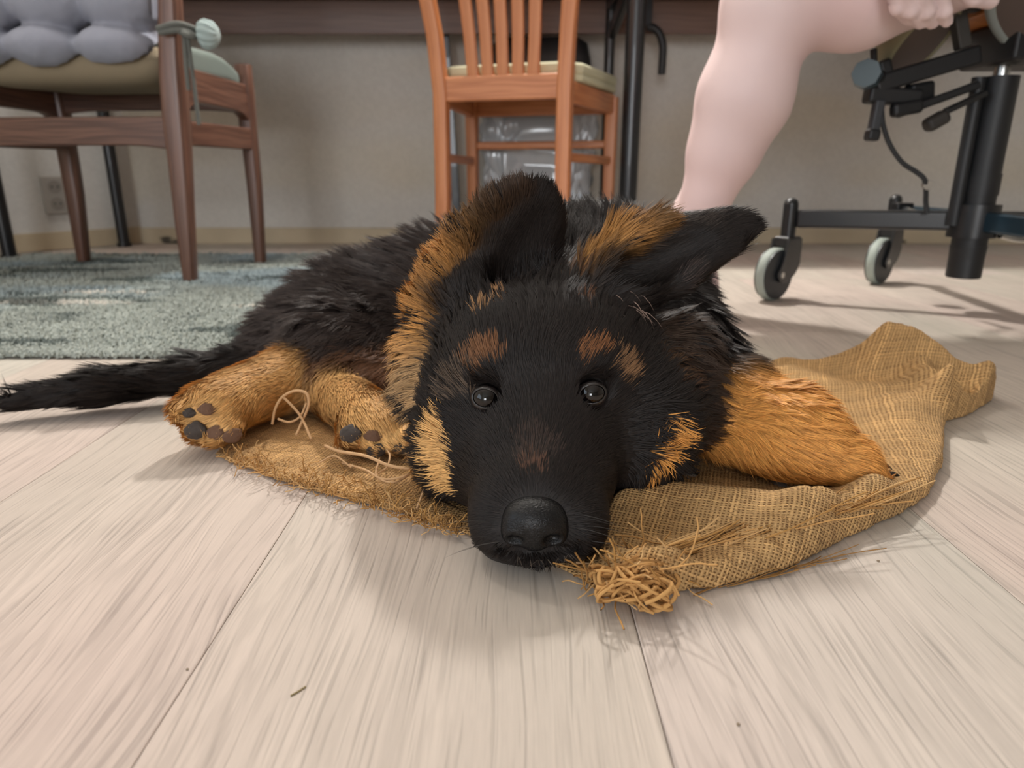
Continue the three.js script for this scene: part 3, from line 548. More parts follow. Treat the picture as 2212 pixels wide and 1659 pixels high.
  add('brake_screw', rod(at(2001, 398, -0.01), at(2006, 400, -0.02), 0.008), steel);
  add('brake_spring', [rod(br.clone().add(V3(-0.004, -0.008, 0.016)), br.clone().add(V3(0.014, -0.014, 0.016)), 0.008)], steel);
  add('foot_ring', tube([0, 1, 2, 3, 4, 5, 6].map((k) => C.clone().add(V3(0.03 + 0.27 * k / 6, 0.135 - 0.01 * Math.sin(k), 0.03 - 0.02 * k))), 0.005, 30, 8), steel);
  // split saddle pads seen from below: dark underside inside a pale padded rim
  const rim = std(0x8f8b70, 0.8), under = std(0x5f534d, 0.85), rim2 = std(0x8d9490, 0.8);
  const saddle = (c, nrm, rx, rz, m, name) => {
    const prof = [[0, 0.028], [0.5, 0.027], [0.85, 0.022], [0.97, 0.01], [1, -0.004], [0.97, -0.015], [0.9, -0.019], [0.84, -0.016]].map(([r, y]) => new THREE.Vector2(r, y));
    const M = new THREE.Matrix4().makeRotationFromQuaternion(new THREE.Quaternion().setFromUnitVectors(V3(0, 1, 0), nrm)).setPosition(c);
    const g = new THREE.LatheGeometry(prof.reverse(), 48).scale(rx, 1, rz), u = new THREE.CylinderGeometry(0.86, 0.84, 0.01, 48).scale(rx, 1, rz).translate(0, -0.011, 0);
    { const X = V3(), Y = V3(), Z = V3(); M.extractBasis(X, Y, Z); stoolPads.push({ c: c.clone(), X, Y, Z, rx, rz }); }
    const s = add(name, g.applyMatrix4(M), m); add('pad_base', u.applyMatrix4(M), under, 'dark underside board', s);
  };
  saddle(at(1978, 78, 0.0), V3(-0.42, 0.72, -0.55).normalize(), 0.062, 0.085, rim, 'seat_pad');
  saddle(onDepth(2345, 10, d - 0.14), V3(0.5, 0.8, -0.3).normalize(), 0.13, 0.12, rim2, 'seat_pad');
  add('plywood_plate', beam(at(2085, 35, 0.01), at(2230, 62, 0.01), 0.12, 0.012, 0.003), timber([0.72, 0.45, 0.22], [0.62, 0.36, 0.16]), 'orange plywood seat plate');
  add('seat_bracket', [beam(at(2068, 25, -0.02), at(2080, 105, -0.02), 0.02, 0.02, 0.003, V3(0, 0, 1)), beam(at(2070, 20, -0.02), at(2150, 12, -0.02), 0.02, 0.014, 0.003)], std(0x3a3733, 0.6));
}

// ---------------------------------------------------------------- seated person
{
  const L = [], P = (u, v, d) => onDepth(u, v, d), add = (a, b, ra, rb, k = 0.02) => L.push(bone(a, b, ra, rb, k));
  const seatX = 0.83;
  // near leg: thigh, knee, calf, ankle, foot pointing along -x behind the puppy
  const knee = P(1668, 14, 1.10), hip = V(0.87, 0.64, 1.17), calf = P(1606, 215, 1.115), low = P(1562, 330, 1.125), shin = P(1528, 420, 1.13), ankle = P(1476, 560, 1.14);
  add(hip, P(1850, -22, 1.13), 0.095, 0.079); add(P(1850, -22, 1.13), knee, 0.079, 0.062); 
  add(knee, calf, 0.061, 0.0645, 0.03); add(calf, low, 0.0645, 0.05, 0.03); add(low, shin, 0.05, 0.036, 0.03); add(shin, ankle, 0.036, 0.033, 0.02);
  L.push(blob(P(1622, -12, 1.09), 0.03, 0.045, 0.04, 0.03));
  const heel = ankle.clone().add(V3(0.012, -0.06, 0)).setY(0.036), ball = heel.clone().add(V3(-0.15, -0.012, 0.03)), toe = heel.clone().add(V3(-0.2, -0.018, 0.035));
  add(ankle, heel, 0.034, 0.034); add(heel, ball, 0.033, 0.024, 0.03); add(ankle, ball, 0.03, 0.024, 0.04);
  for (let k = 0; k < 5; k++) { const s = (k - 2) * 0.017; add(ball.clone().add(V3(0, -0.006, s)), toe.clone().add(V3(k === 0 ? -0.012 : 0.004 * Math.abs(k - 1), 0, s + 0.003)), 0.013, k === 0 ? 0.013 : 0.0095, 0.008); }
  // far leg, in line behind the near one
  const knee2 = P(1655, 22, 1.24), calf2 = P(1604, 205, 1.25), ankle2 = P(1512, 450, 1.26), hip2 = V(0.9, 0.64, 1.31);
  add(hip2, knee2, 0.09, 0.06); add(knee2, calf2, 0.058, 0.056, 0.03); add(calf2, ankle2, 0.055, 0.033, 0.03);
  const heel2 = ankle2.clone().add(V3(0.005, 0, 0)).setY(0.036), ball2 = heel2.clone().add(V3(-0.14, -0.012, 0.01)); add(ankle2, heel2, 0.033, 0.033); add(heel2, ball2, 0.032, 0.024, 0.03); add(ankle2, ball2, 0.03, 0.024, 0.04);
  for (let k = 0; k < 5; k++) add(ball2.clone().add(V3(0, -0.006, (k - 2) * 0.017)), ball2.clone().add(V3(-0.05 + 0.004 * k, -0.012, (k - 2) * 0.018)), 0.012, 0.01, 0.008);
  // trunk, neck, head facing -x
  const pelvis = V(0.9, 0.61, 1.255), waist = V(0.92, 0.75, 1.255), chest = V(0.9, 1.0, 1.255), neck = V(0.86, 1.2, 1.255), skull = V(0.83, 1.36, 1.255);
  L.push(blob(pelvis, 0.13, 0.11, 0.17, 0.05), blob(waist, 0.11, 0.14, 0.145, 0.06), blob(chest, 0.115, 0.17, 0.175, 0.06));
  add(chest.clone().add(V3(-0.01, 0.13, 0)), neck, 0.07, 0.052, 0.04); add(neck, skull.clone().add(V3(0.01, -0.06, 0)), 0.052, 0.05, 0.03);
  L.push(blob(skull, 0.094, 0.105, 0.075, 0.02), blob(skull.clone().add(V3(-0.045, -0.07, 0)), 0.05, 0.05, 0.048, 0.03), blob(skull.clone().add(V3(-0.1, -0.022, 0)), 0.018, 0.026, 0.013, 0.012));
  for (const s of [-1, 1]) L.push(blob(skull.clone().add(V3(0.012, -0.015, s * 0.076)), 0.016, 0.03, 0.007, 0.006));
  // near arm down to the hand that grips the seat edge
  const sh = V(0.89, 1.1, 1.06), el = V(0.92, 0.8, 0.985), wr = P(2003, -120, 1.0), palm = P(1992, -62, 1.025);
  add(chest.clone().add(V3(0, 0.09, 0.12)), sh, 0.07, 0.062, 0.04); add(sh, el, 0.05, 0.042); add(el, wr, 0.042, 0.027); add(wr, palm, 0.026, 0.03, 0.02);
  L.push(blob(palm, 0.042, 0.034, 0.016, 0.012));
  // far arm resting on the far thigh
  const sh2 = V(0.89, 1.1, 1.45), el2 = V(0.88, 0.82, 1.5), wr2 = V(0.74, 0.68, 1.36), pm2 = V(0.68, 0.64, 1.31);
  add(chest.clone().add(V3(0, 0.09, -0.12)), sh2, 0.07, 0.062, 0.04); add(sh2, el2, 0.05, 0.042); add(el2, wr2, 0.042, 0.027); add(wr2, pm2, 0.026, 0.026, 0.02);
  for (let k = 0; k < 4; k++) add(pm2.clone().add(V3(-0.02, 0, (k - 1.5) * 0.019)), pm2.clone().add(V3(-0.075, -0.03, (k - 1.5) * 0.02)), 0.0105, 0.0085, 0.006);
  add(pm2.clone().add(V3(0.01, 0, 0.03)), pm2.clone().add(V3(-0.03, -0.01, 0.055)), 0.0115, 0.0095, 0.008);
  // fingers of the near hand curl down over the thigh's flank; the thumb reaches to the seat bracket
  const D = 1.022, H = [];
  const finger = (pts, r0, r1) => { for (let i = 0; i + 1 < pts.length; i++) H.push(bone(pts[i], pts[i + 1], mix(r0, r1, i / (pts.length - 1)), mix(r0, r1, (i + 1) / (pts.length - 1)), 0.005)); };
  finger([P(1940, -55, D), P(1926, -15, D - 0.012), P(1938, 18, D - 0.004), P(1962, 42, D + 0.02)], 0.0096, 0.0078);
  finger([P(1968, -60, D), P(1958, -14, D - 0.016), P(1968, 24, D - 0.006), P(1988, 50, D + 0.018)], 0.01, 0.0082);
  finger([P(1998, -62, D), P(1996, -10, D - 0.016), P(2003, 26, D - 0.004), P(2014, 50, D + 0.02)], 0.01, 0.0082);
  finger([P(2028, -58, D), P(2036, -10, D - 0.012), P(2042, 26, D - 0.004), P(2046, 47, D + 0.01)], 0.0092, 0.0074);
  finger([P(2022, -75, D + 0.01), P(2070, -30, D + 0.0), P(2105, -6, D + 0.005), P(2140, 2, D + 0.015)], 0.0135, 0.0105);
  const cuts = stoolPads.map((q) => ({ ...leaf(q.c, q.X, q.Z, q.Y, q.rx * 1.09, q.rz * 1.09, 0.042, 0.006), cut: true, k: 0.004 }));
  const all = union([...L, ...H, ...cuts]), body = union(L), clear = (x, y, z, d) => Math.max(d, ...cuts.map((c) => 0.006 - c.f(x, y, z)), 0.485 - y), o = V(0.83, 0, 1.2);
  const t = thing('person', 'person with bare legs seated on the wheeled stool, hand gripping its edge', 'person', o);
  const skin = phys(0xffffff, 0.55, { vertexColors: true, sheen: 0.2, sheenColor: new THREE.Color(1, 0.8, 0.75), sheenRoughness: 0.5 });
  const geo = (f, lo, hi, c) => { const g = nets(f, lo, hi, c), p = g.attributes.position, col = new Float32Array(p.count * 3); for (let i = 0; i < p.count; i++) { const n = noise3(p.getX(i) * 30, p.getY(i) * 30, p.getZ(i) * 30) - 0.5, m = noise3(p.getX(i) * 9, p.getY(i) * 9, p.getZ(i) * 9) - 0.5; col[i * 3] = 0.76 + 0.03 * n; col[i * 3 + 1] = 0.575 + 0.03 * n - 0.05 * m; col[i * 3 + 2] = 0.56 + 0.03 * n - 0.05 * m; } g.setAttribute('color', new THREE.BufferAttribute(col, 3)); return g; };
  const handBox = [V3(0.49, 0.36, -1.16), V3(0.76, 0.58, -0.94)];
  const E = 0.012, inHand = (x, y, z) => x > handBox[0].x + E && x < handBox[1].x - E && y > handBox[0].y + E && y < handBox[1].y - E && z > handBox[0].z + E && z < handBox[1].z - E;
  const g1 = geo(all, V3(0.1, 0, -1.62), V3(1.12, 1.55, -0.85), 0.011), g2 = geo(all, handBox[0], handBox[1], 0.0038);
  // leave the coarse surface out where the fine hand grid takes over
  const ix = g1.index.array, keep = [], p = g1.attributes.position;
  for (let i = 0; i < ix.length; i += 3) if (![ix[i], ix[i + 1], ix[i + 2]].every((v) => inHand(p.getX(v), p.getY(v), p.getZ(v)))) keep.push(ix[i], ix[i + 1], ix[i + 2]);
  g1.setIndex(keep);
  part('body', shift(mergeGeometries([g1, g2]), o), skin, t);
  const cloth = (f, lo, hi, name, col, label) => part(name, shift(nets((x, y, z) => clear(x, y, z, f(x, y, z)), lo, hi, 0.012), o), std(col, 0.9), t, label);
  cloth((x, y, z) => Math.max(body(x, y, z) - 0.012 - 0.004 * noise3(x * 30, y * 30, z * 30), y - 0.7, 0.735 - x), V3(0.6, 0.38, -1.6), V3(1.15, 0.74, -0.9), 'shorts', 0x39404c, 'dark shorts');
  const shirtCut = (x, y, z) => { const armN = Math.hypot(x - el.x, y - el.y, z - el.z); return Math.max(body(x, y, z) - 0.014 - 0.005 * noise3(x * 25, y * 25, z * 25), 0.66 - y, y - 1.17, 0.2 - armN * 1.0, 0.2 - Math.hypot(x - el2.x, y - el2.y, z - el2.z)); };
  cloth(shirtCut, V3(0.6, 0.6, -1.62), V3(1.15, 1.22, -0.9), 'shirt', 0x5a6270, 'grey t-shirt');
  cloth((x, y, z) => Math.max(blob(skull.clone().add(V3(0.015, 0.012, 0)), 0.1, 0.108, 0.086, 0.01).f(x, y, z), Math.min(0, 1) + (0.775 - x) * 0.7 + (1.40 - y) * 0.7 - 0.05), V3(0.66, 1.2, -1.4), V3(1.0, 1.52, -1.1), 'hair', 0x3a2a20, 'short brown hair');
  for (const s of [-1, 1]) part('eye', shift(new THREE.SphereGeometry(0.012, 20, 14).translate(skull.x - 0.085, skull.y + 0.005, skull.z + s * 0.03), o), std(0xe9e4de, 0.3), t);
  part('mouth', shift(new THREE.SphereGeometry(0.02, 20, 10).scale(0.4, 0.25, 1).translate(skull.x - 0.09, skull.y - 0.075, skull.z), o), std(0xa65a55, 0.6), t);
}

// ---------------------------------------------------------------- puppy
let dogSolid;
const dogPos = V(0.0, 0, 0.68), dog = thing('puppy', 'fluffy black and tan shepherd puppy lying with its chin on the floor', 'dog', dogPos);
{
  const HP = onDepth;
  const BLK = [0.0145, 0.0105, 0.009], BACK = [0.046, 0.033, 0.028], BRN = [0.13, 0.06, 0.03], TAN = [0.7, 0.32, 0.08], TAN2 = [0.68, 0.385, 0.14], DUN = [0.2, 0.14, 0.09];
  const noseAt = HP(1155, 1125, 0.374), prims = [];
  const fromNose = (x, y, z) => V3(x - noseAt.x, (y - noseAt.y) * 1.0, z - noseAt.z).normalize();
  const look = (c, len, wid, flow, lift, dens = 1, dark = 0) => ({ c, len, wid, flow, lift, dens, dark });
  const muzzleL = look(BLK, 0.0055, 0.00034, fromNose, 0.22, 1.5), faceL = look(BLK, 0.0115, 0.00048, fromNose, 0.3, 1.3), cheekL = look(BLK, 0.017, 0.0005, V3(0, -0.25, -0.9), 0.3, 1.1);
  const B = (a, b, ra, rb, k, l) => prims.push(bone(a, b, ra, rb, k, l)), E = (c, rx, ry, rz, k, l, t) => prims.push(blob(c, rx, ry, rz, k, l, t));
  // trunk lying along -x, head turned to the camera
  const bodyL = (f, len = 0.031) => look(BACK, len, 0.0006, f, 0.55, 1.0), along = V3(-1, -0.15, -0.25);
  E(V(0.088, 0.098, 0.705), 0.1, 0.09, 0.105, 0.03, look([0.075, 0.06, 0.055], 0.026, 0.0006, V3(-0.6, -0.25, -0.75), 0.5, 1));  // paler than the rest: lamp light on the upper back put into the coat colour
  B(V(0.05, 0.088, 0.75), V(-0.08, 0.078, 0.80), 0.086, 0.08, 0.03, bodyL(along));
  B(V(-0.08, 0.078, 0.80), V(-0.19, 0.06, 0.80), 0.08, 0.066, 0.03, bodyL(along));
  B(V(-0.19, 0.06, 0.80), V(-0.252, 0.046, 0.775), 0.064, 0.046, 0.03, bodyL(V3(-1, -0.3, 0.1), 0.022));
  E(V(-0.165, 0.055, 0.735), 0.08, 0.055, 0.06, 0.03, look(BACK, 0.026, 0.0006, V3(-0.75, -0.5, 0.35), 0.5, 1.0));
  // belly and folded thighs: brown
  B(V(-0.235, 0.028, 0.685), V(-0.06, 0.034, 0.665), 0.03, 0.04, 0.02, look(BRN, 0.018, 0.0006, V3(-0.5, -0.5, 0.5), 0.3, 0.9));
  // hind legs
  const hind = look(TAN2, 0.0095, 0.00045, V3(-0.3, -0.2, 0.9), 0.2, 1.1), hindB = look(TAN2, 0.0095, 0.00045, V3(0.5, -0.3, 0.8), 0.2, 1.1);
  B(V(-0.228, 0.036, 0.675), V(-0.258, 0.036, 0.61), 0.033, 0.029, 0.014, hind); E(V(-0.266, 0.034, 0.586), 0.031, 0.029, 0.021, 0.012, hind);
  for (const [x, y] of [[-0.288, 0.04], [-0.276, 0.022], [-0.26, 0.016], [-0.246, 0.024]]) E(V(x, y, 0.572), 0.011, 0.012, 0.014, 0.006, hind);
  B(V(-0.172, 0.026, 0.655), V(-0.132, 0.028, 0.59), 0.027, 0.026, 0.012, hindB); E(V(-0.118, 0.024, 0.57), 0.034, 0.022, 0.02, 0.012, hindB);
  for (const [x, y] of [[-0.14, 0.02], [-0.122, 0.014], [-0.104, 0.016], [-0.09, 0.022]]) E(V(x, y, 0.556), 0.0105, 0.0105, 0.013, 0.006, hindB);
  // tail
  const tl = (f) => look(BLK, 0.025, 0.0005, f, 0.17, 2.6), tp = [V(-0.262, 0.042, 0.755), V(-0.34, 0.03, 0.715), V(-0.42, 0.025, 0.685), V(-0.488, 0.02, 0.66)];
  for (let i = 0; i < 3; i++) B(tp[i], tp[i + 1], [0.021, 0.018, 0.0165][i], [0.018, 0.0165, 0.01][i], 0.012, tl(tp[i + 1].clone().sub(tp[i]).normalize()));
  // shoulder and outstretched foreleg
  B(V(0.135, 0.1, 0.64), V(0.17, 0.06, 0.575), 0.056, 0.042, 0.025, look(BLK, 0.02, 0.0006, V3(0.2, -0.8, 0.3), 0.3, 0.9));
  const fore = look(TAN, 0.0145, 0.00048, V3(0.75, -0.3, 0.4), 0.27, 1.3), foot = look(TAN, 0.0065, 0.0004, V3(0.8, -0.3, 0.4), 0.18, 1.4);
  B(V(0.188, 0.043, 0.55), V(0.222, 0.035, 0.524), 0.042, 0.036, 0.02, fore); B(V(0.222, 0.035, 0.524), V(0.257, 0.023, 0.502), 0.036, 0.022, 0.02, fore); E(V(0.264, 0.021, 0.496), 0.02, 0.0165, 0.022, 0.012, foot);
  for (const [x, d] of [[0.27, 0.482], [0.277, 0.493], [0.279, 0.506]]) E(V(x, 0.0145, d), 0.0135, 0.0098, 0.0085, 0.007, foot);
  // tucked foreleg under the head
  B(V(0.02, 0.03, 0.57), V(-0.052, 0.022, 0.50), 0.03, 0.02, 0.012, look(TAN2, 0.012, 0.0005, V3(-0.4, -0.3, 0.8), 0.25, 1));
  // chest and neck
  E(V(0.1, 0.065, 0.6), 0.07, 0.06, 0.06, 0.025, look(BLK, 0.02, 0.0006, V3(0.1, -0.9, 0.2), 0.3, 0.9));
  B(HP(1185, 730, 0.575), V(0.078, 0.112, 0.66), 0.062, 0.085, 0.03, look(BLK, 0.028, 0.0007, V3(0.1, 0.25, -1), 0.4, 0.85));
  // head
  E(HP(1170, 735, 0.537), 0.08, 0.047, 0.07, 0.025, look(BLK, 0.013, 0.00042, fromNose, 0.27, 1.2));
  E(HP(1168, 808, 0.494), 0.066, 0.043, 0.048, 0.025, faceL);
  for (const [u, v] of [[1058, 802], [1274, 792]]) E(HP(u, v, 0.474), 0.022, 0.013, 0.016, 0.014, faceL);
  B(HP(1165, 925, 0.478), HP(1160, 1015, 0.446), 0.056, 0.05, 0.028, look(BLK, 0.0085, 0.00042, fromNose, 0.26, 1.4)); B(HP(1160, 1015, 0.446), HP(1157, 1085, 0.412), 0.049, 0.036, 0.02, muzzleL);
  E(HP(1157, 1095, 0.402), 0.033, 0.03, 0.03, 0.014, muzzleL);
  for (const [u, v] of [[1090, 1130], [1242, 1125]]) E(HP(u, v, 0.398), 0.02, 0.023, 0.027, 0.014, muzzleL);      // flews
  E(V(noseAt.x, 0.014, 0.402), 0.026, 0.013, 0.034, 0.006, look(BLK, 0.006, 0.00038, V3(0, -0.3, 0.6), 0.2, 1.2));                     // lower jaw on the floor
  E(HP(1038, 895, 0.508), 0.045, 0.047, 0.055, 0.03, cheekL); E(HP(1362, 885, 0.512), 0.049, 0.047, 0.055, 0.03, cheekL);
  E(HP(1005, 985, 0.478), 0.026, 0.03, 0.03, 0.025, cheekL); E(HP(1375, 955, 0.49), 0.032, 0.036, 0.034, 0.025, cheekL);
  // ruff beside the cheeks
  B(HP(935, 660, 0.558), HP(930, 760, 0.548), 0.014, 0.018, 0.018, look(TAN, 0.017, 0.0005, V3(-0.9, -0.1, 0.1), 0.4, 1.1, 0.3)); B(HP(930, 760, 0.548), HP(922, 850, 0.533), 0.018, 0.02, 0.018, look([0.4, 0.25, 0.12], 0.02, 0.0005, V3(-0.95, -0.4, 0.1), 0.4, 1.1, 0.4));
  B(HP(1450, 760, 0.545), HP(1455, 880, 0.53), 0.026, 0.028, 0.022, look([0.05, 0.03, 0.02], 0.021, 0.00055, V3(0.8, -0.5, 0.1), 0.38, 1, 0.3));
  // left ear: upright leaf with a rolled tan outer edge; right ear: thrown out sideways
  const toCam = (u, v) => ray(u, v).negate();
  const earL0 = HP(1035, 670, 0.558), earL1 = HP(1150, 418, 0.565), Yl = earL1.clone().sub(earL0).normalize(), Zl = toCam(1100, 540).addScaledVector(V3(0.35, 0, 0), 1); Zl.addScaledVector(Yl, -Zl.dot(Yl)).normalize(); const Xl = Yl.clone().cross(Zl);
  const inEar = look(BLK, 0.009, 0.0004, Yl.clone(), 0.2, 1.2);
  prims.push(leaf(HP(1110, 530, 0.562), Xl, Yl, Zl, 0.039, 0.051, 0.0095, 0.008, inEar), leaf(HP(1150, 470, 0.563), Xl, Yl, Zl, 0.021, 0.026, 0.0085, 0.008, inEar));
  E(HP(1020, 650, 0.557), 0.04, 0.028, 0.026, 0.016, look(BLK, 0.012, 0.00045, V3(-0.5, 0.8, 0), 0.25, 1.1));
  const edge = look([0.5, 0.24, 0.075], 0.016, 0.00048, V3(-0.8, 0.45, 0.1), 0.45, 1.2, 0.28), edgeTop = look([0.06, 0.035, 0.022], 0.014, 0.0005, V3(-0.5, 0.8, 0.1), 0.4, 1.2), el = [[925, 668], [952, 590], [1003, 510], [1062, 452], [1120, 420]];
  for (let i = 0; i < 4; i++) B(HP(...el[i], 0.552), HP(...el[i + 1], 0.556), [0.0105, 0.0095, 0.0085, 0.0075][i], [0.0095, 0.0085, 0.0075, 0.007][i], 0.008, i < 2 ? edge : i === 2 ? look([0.16, 0.085, 0.035], 0.015, 0.00048, V3(-0.7, 0.6, 0.1), 0.45, 1.2, 0.4) : edgeTop);
  const earR0 = HP(1290, 605, 0.55), earR1 = HP(1610, 482, 0.575), Yr = earR1.clone().sub(earR0).normalize(), Zr = toCam(1450, 550).addScaledVector(V3(0, 0.3, 0), 1); Zr.addScaledVector(Yr, -Zr.dot(Yr)).normalize(); const Xr = Yr.clone().cross(Zr);
  const earRL = look(BLK, 0.012, 0.00042, Yr.clone(), 0.18, 1.2);
  prims.push(leaf(HP(1420, 560, 0.558), Xr, Yr, Zr, 0.034, 0.056, 0.0105, 0.008, earRL), leaf(HP(1520, 520, 0.567), Xr, Yr, Zr, 0.023, 0.046, 0.008, 0.008, earRL));
  E(HP(1330, 610, 0.55), 0.03, 0.026, 0.028, 0.016, look(BLK, 0.014, 0.00045, Yr.clone(), 0.25, 1.1));
  const tuft = look([0.5, 0.24, 0.07], 0.02, 0.0005, V3(0.75, 0.6, 0), 0.4, 1.2, 0.25);
  B(HP(1285, 580, 0.549), HP(1340, 515, 0.553), 0.0105, 0.01, 0.008, tuft); B(HP(1340, 515, 0.553), HP(1420, 478, 0.558), 0.0095, 0.0075, 0.008, look([0.2, 0.1, 0.035], 0.017, 0.0005, V3(0.9, 0.35, 0), 0.3, 1.2));
  // hollow of each ear
  prims.push({ ...leaf(HP(1120, 560, 0.556).addScaledVector(Zl, 0.012), Xl, Yl, Zl, 0.022, 0.042, 0.014, 0.006), cut: true, k: 0.006 });
  prims.push({ ...leaf(HP(1400, 585, 0.552).addScaledVector(Zr, 0.013), Xr, Yr, Zr, 0.017, 0.045, 0.014, 0.006), cut: true, k: 0.006 });

  const core = union(prims), solid = (x, y, z) => { const d = core(x, y, z), f = 0.0062 - y; return d > f ? d : f; };
  dogSolid = solid;
  // eye sockets
  const eyes = [[1051, 860], [1277, 850]].map(([u, v], i) => { const h = march(solid, u, v), n = gradient(solid, h.x, h.y, h.z, 0.01), c = toCam(u, v), dir = n.lerp(c, 0.72).normalize(); return { at: h.clone().addScaledVector(ray(u, v), 0.0048), dir, side: i ? 1 : -1 }; });
  const sockets = eyes.map((e) => ({ ...blob(e.at.clone().addScaledVector(e.dir, 0.003), 0.0112, 0.0108, 0.0112, 0.004), cut: true, k: 0.005 }));
  const mouth = [HP(1085, 1185, 0.372), HP(1155, 1203, 0.366), HP(1235, 1182, 0.372)];
  const lip = [{ ...bone(mouth[0], mouth[1], 0.0022, 0.0022, 0.003), cut: true, k: 0.003 }, { ...bone(mouth[1], mouth[2], 0.0022, 0.0022, 0.003), cut: true, k: 0.003 }, { ...bone(mouth[0], HP(1052, 1120, 0.395), 0.002, 0.0015, 0.003), cut: true, k: 0.003 }, { ...bone(mouth[2], HP(1285, 1115, 0.395), 0.002, 0.0015, 0.003), cut: true, k: 0.003 }];
  const full = union([...prims, ...sockets, ...lip]), skin = (x, y, z) => { const d = full(x, y, z), f = 0.0062 - y; return d > f ? d : f; };

  // markings: spots set on the coat where the photograph shows them
  const spot = (u, v, r, c, s = 1, sq = 1) => { const h = march(solid, u, v); return { h, r, c, s, sq }; };
  const spots = [
    spot(1022, 785, 0.013, [0.16, 0.075, 0.035], 0.8), spot(1050, 770, 0.012, [0.18, 0.08, 0.035], 0.8), spot(1072, 778, 0.008, [0.16, 0.07, 0.03], 0.7), spot(1262, 768, 0.011, [0.2, 0.085, 0.035], 0.8), spot(1288, 758, 0.010, [0.2, 0.085, 0.035], 0.8), spot(1345, 800, 0.014, [0.22, 0.12, 0.06], 0.8),
    spot(985, 840, 0.018, [0.085, 0.058, 0.04], 0.8), spot(1150, 1005, 0.010, [0.09, 0.045, 0.028], 0.6), spot(1152, 960, 0.016, [0.04, 0.026, 0.02], 0.6), spot(905, 830, 0.022, [0.4, 0.24, 0.11], 0.9),
    spot(1450, 790, 0.02, [0.08, 0.042, 0.022], 0.8), spot(1040, 668, 0.010, [0.3, 0.16, 0.07], 0.85), spot(1085, 645, 0.008, [0.24, 0.12, 0.05], 0.7), spot(1240, 590, 0.012, [0.1, 0.05, 0.025], 0.8), spot(1265, 650, 0.009, [0.09, 0.04, 0.02], 0.7),
    spot(955, 925, 0.011, TAN2, 0.9), spot(955, 965, 0.014, TAN2, 1), spot(962, 1005, 0.014, TAN2, 1), spot(972, 1040, 0.011, TAN2, 0.9), spot(1438, 925, 0.012, TAN, 0.9), spot(1436, 955, 0.013, TAN, 0.95), spot(1425, 985, 0.01, TAN, 0.8), spot(1480, 835, 0.014, [0.07, 0.035, 0.02], 0.8), spot(1635, 775, 0.02, [0.24, 0.2, 0.15], 0.7), spot(1480, 600, 0.012, [0.05, 0.035, 0.03], 0.5),
    spot(860, 800, 0.022, BRN, 0.8), spot(800, 790, 0.02, BRN, 0.6), spot(1500, 470, 0.02, [0.04, 0.03, 0.025], 0.6),
  ];
  const live = prims.filter((p) => !p.cut && p.look);
  const D = new Float32Array(live.length);
  function coat(x, y, z) {                                                // blended look of the coat at a point
    let m = 1e9; for (let i = 0; i < live.length; i++) { D[i] = live[i].f(x, y, z); if (D[i] < m) m = D[i]; }
    const c = [0, 0, 0], fl = V3(0, 0, 0); let len = 0, wid = 0, lift = 0, dens = 0, dark = 0, s = 0, sc = 0;
    for (let i = 0; i < live.length; i++) {
      const e = D[i] - m; if (e > 0.035) continue;
      const w = Math.exp(-e / 0.006), l = live[i].look; s += w;
      const wc = Math.exp(-e / 0.0028); sc += wc; c[0] += wc * l.c[0]; c[1] += wc * l.c[1]; c[2] += wc * l.c[2]; len += w * l.len; wid += w * l.wid; lift += w * l.lift; dens += w * l.dens; dark += w * l.dark;
      fl.addScaledVector(typeof l.flow === 'function' ? l.flow(x, y, z) : l.flow, w);
    }
    for (let i = 0; i < 3; i++) c[i] /= sc;
    const base = [c[0], c[1], c[2]], hits = [], nz = noise3(x * 220, y * 220, z * 220) - 0.5, nz2 = noise3(x * 70, y * 70, z * 70) - 0.5;
    for (const p of spots) { const q = Math.hypot(x - p.h.x, y - p.h.y, z - p.h.z) / p.r + 0.5 * nz + 0.3 * nz2; if (q < 1.1) { const k = smooth(1.1, 0.45, q) * p.s; hits.push([k, p.c]); for (let i = 0; i < 3; i++) c[i] = mix(c[i], p.c[i], k); } }
    return { c, len: len / s, wid: wid / s, lift: lift / s, dens: dens / s, dark: dark / s, flow: fl, base, hits };
  }
  const paint = (g) => { const p = g.attributes.position, col = new Float32Array(p.count * 3); for (let i = 0; i < p.count; i++) { const k = coat(p.getX(i), p.getY(i), p.getZ(i)).c; for (let j = 0; j < 3; j++) col[i * 3 + j] = k[j] * 0.8; } g.setAttribute('color', new THREE.BufferAttribute(col, 3)); return g; };
  const hb = [V3(-0.125, 0, -0.605), V3(0.235, 0.27, -0.345)], M = 0.008, inHead = (x, y, z) => x > hb[0].x + M && x < hb[1].x - M && y < hb[1].y && z > hb[0].z + M && z < hb[1].z;
  const gb = paint(nets(skin, V3(-0.54, -0.004, -0.9), V3(0.33, 0.25, -0.44), 0.0055)), gh = paint(nets(skin, hb[0], hb[1], 0.0028));
  { const ix = gb.index.array, p = gb.attributes.position, keep = []; for (let i = 0; i < ix.length; i += 3) if (![ix[i], ix[i + 1], ix[i + 2]].every((v) => inHead(p.getX(v), p.getY(v), p.getZ(v)))) keep.push(ix[i], ix[i + 1], ix[i + 2]); gb.setIndex(keep); }
  part('body', shift(mergeGeometries([gb, gh]), dogPos), std(0xffffff, 0.75, { vertexColors: true }), dog);

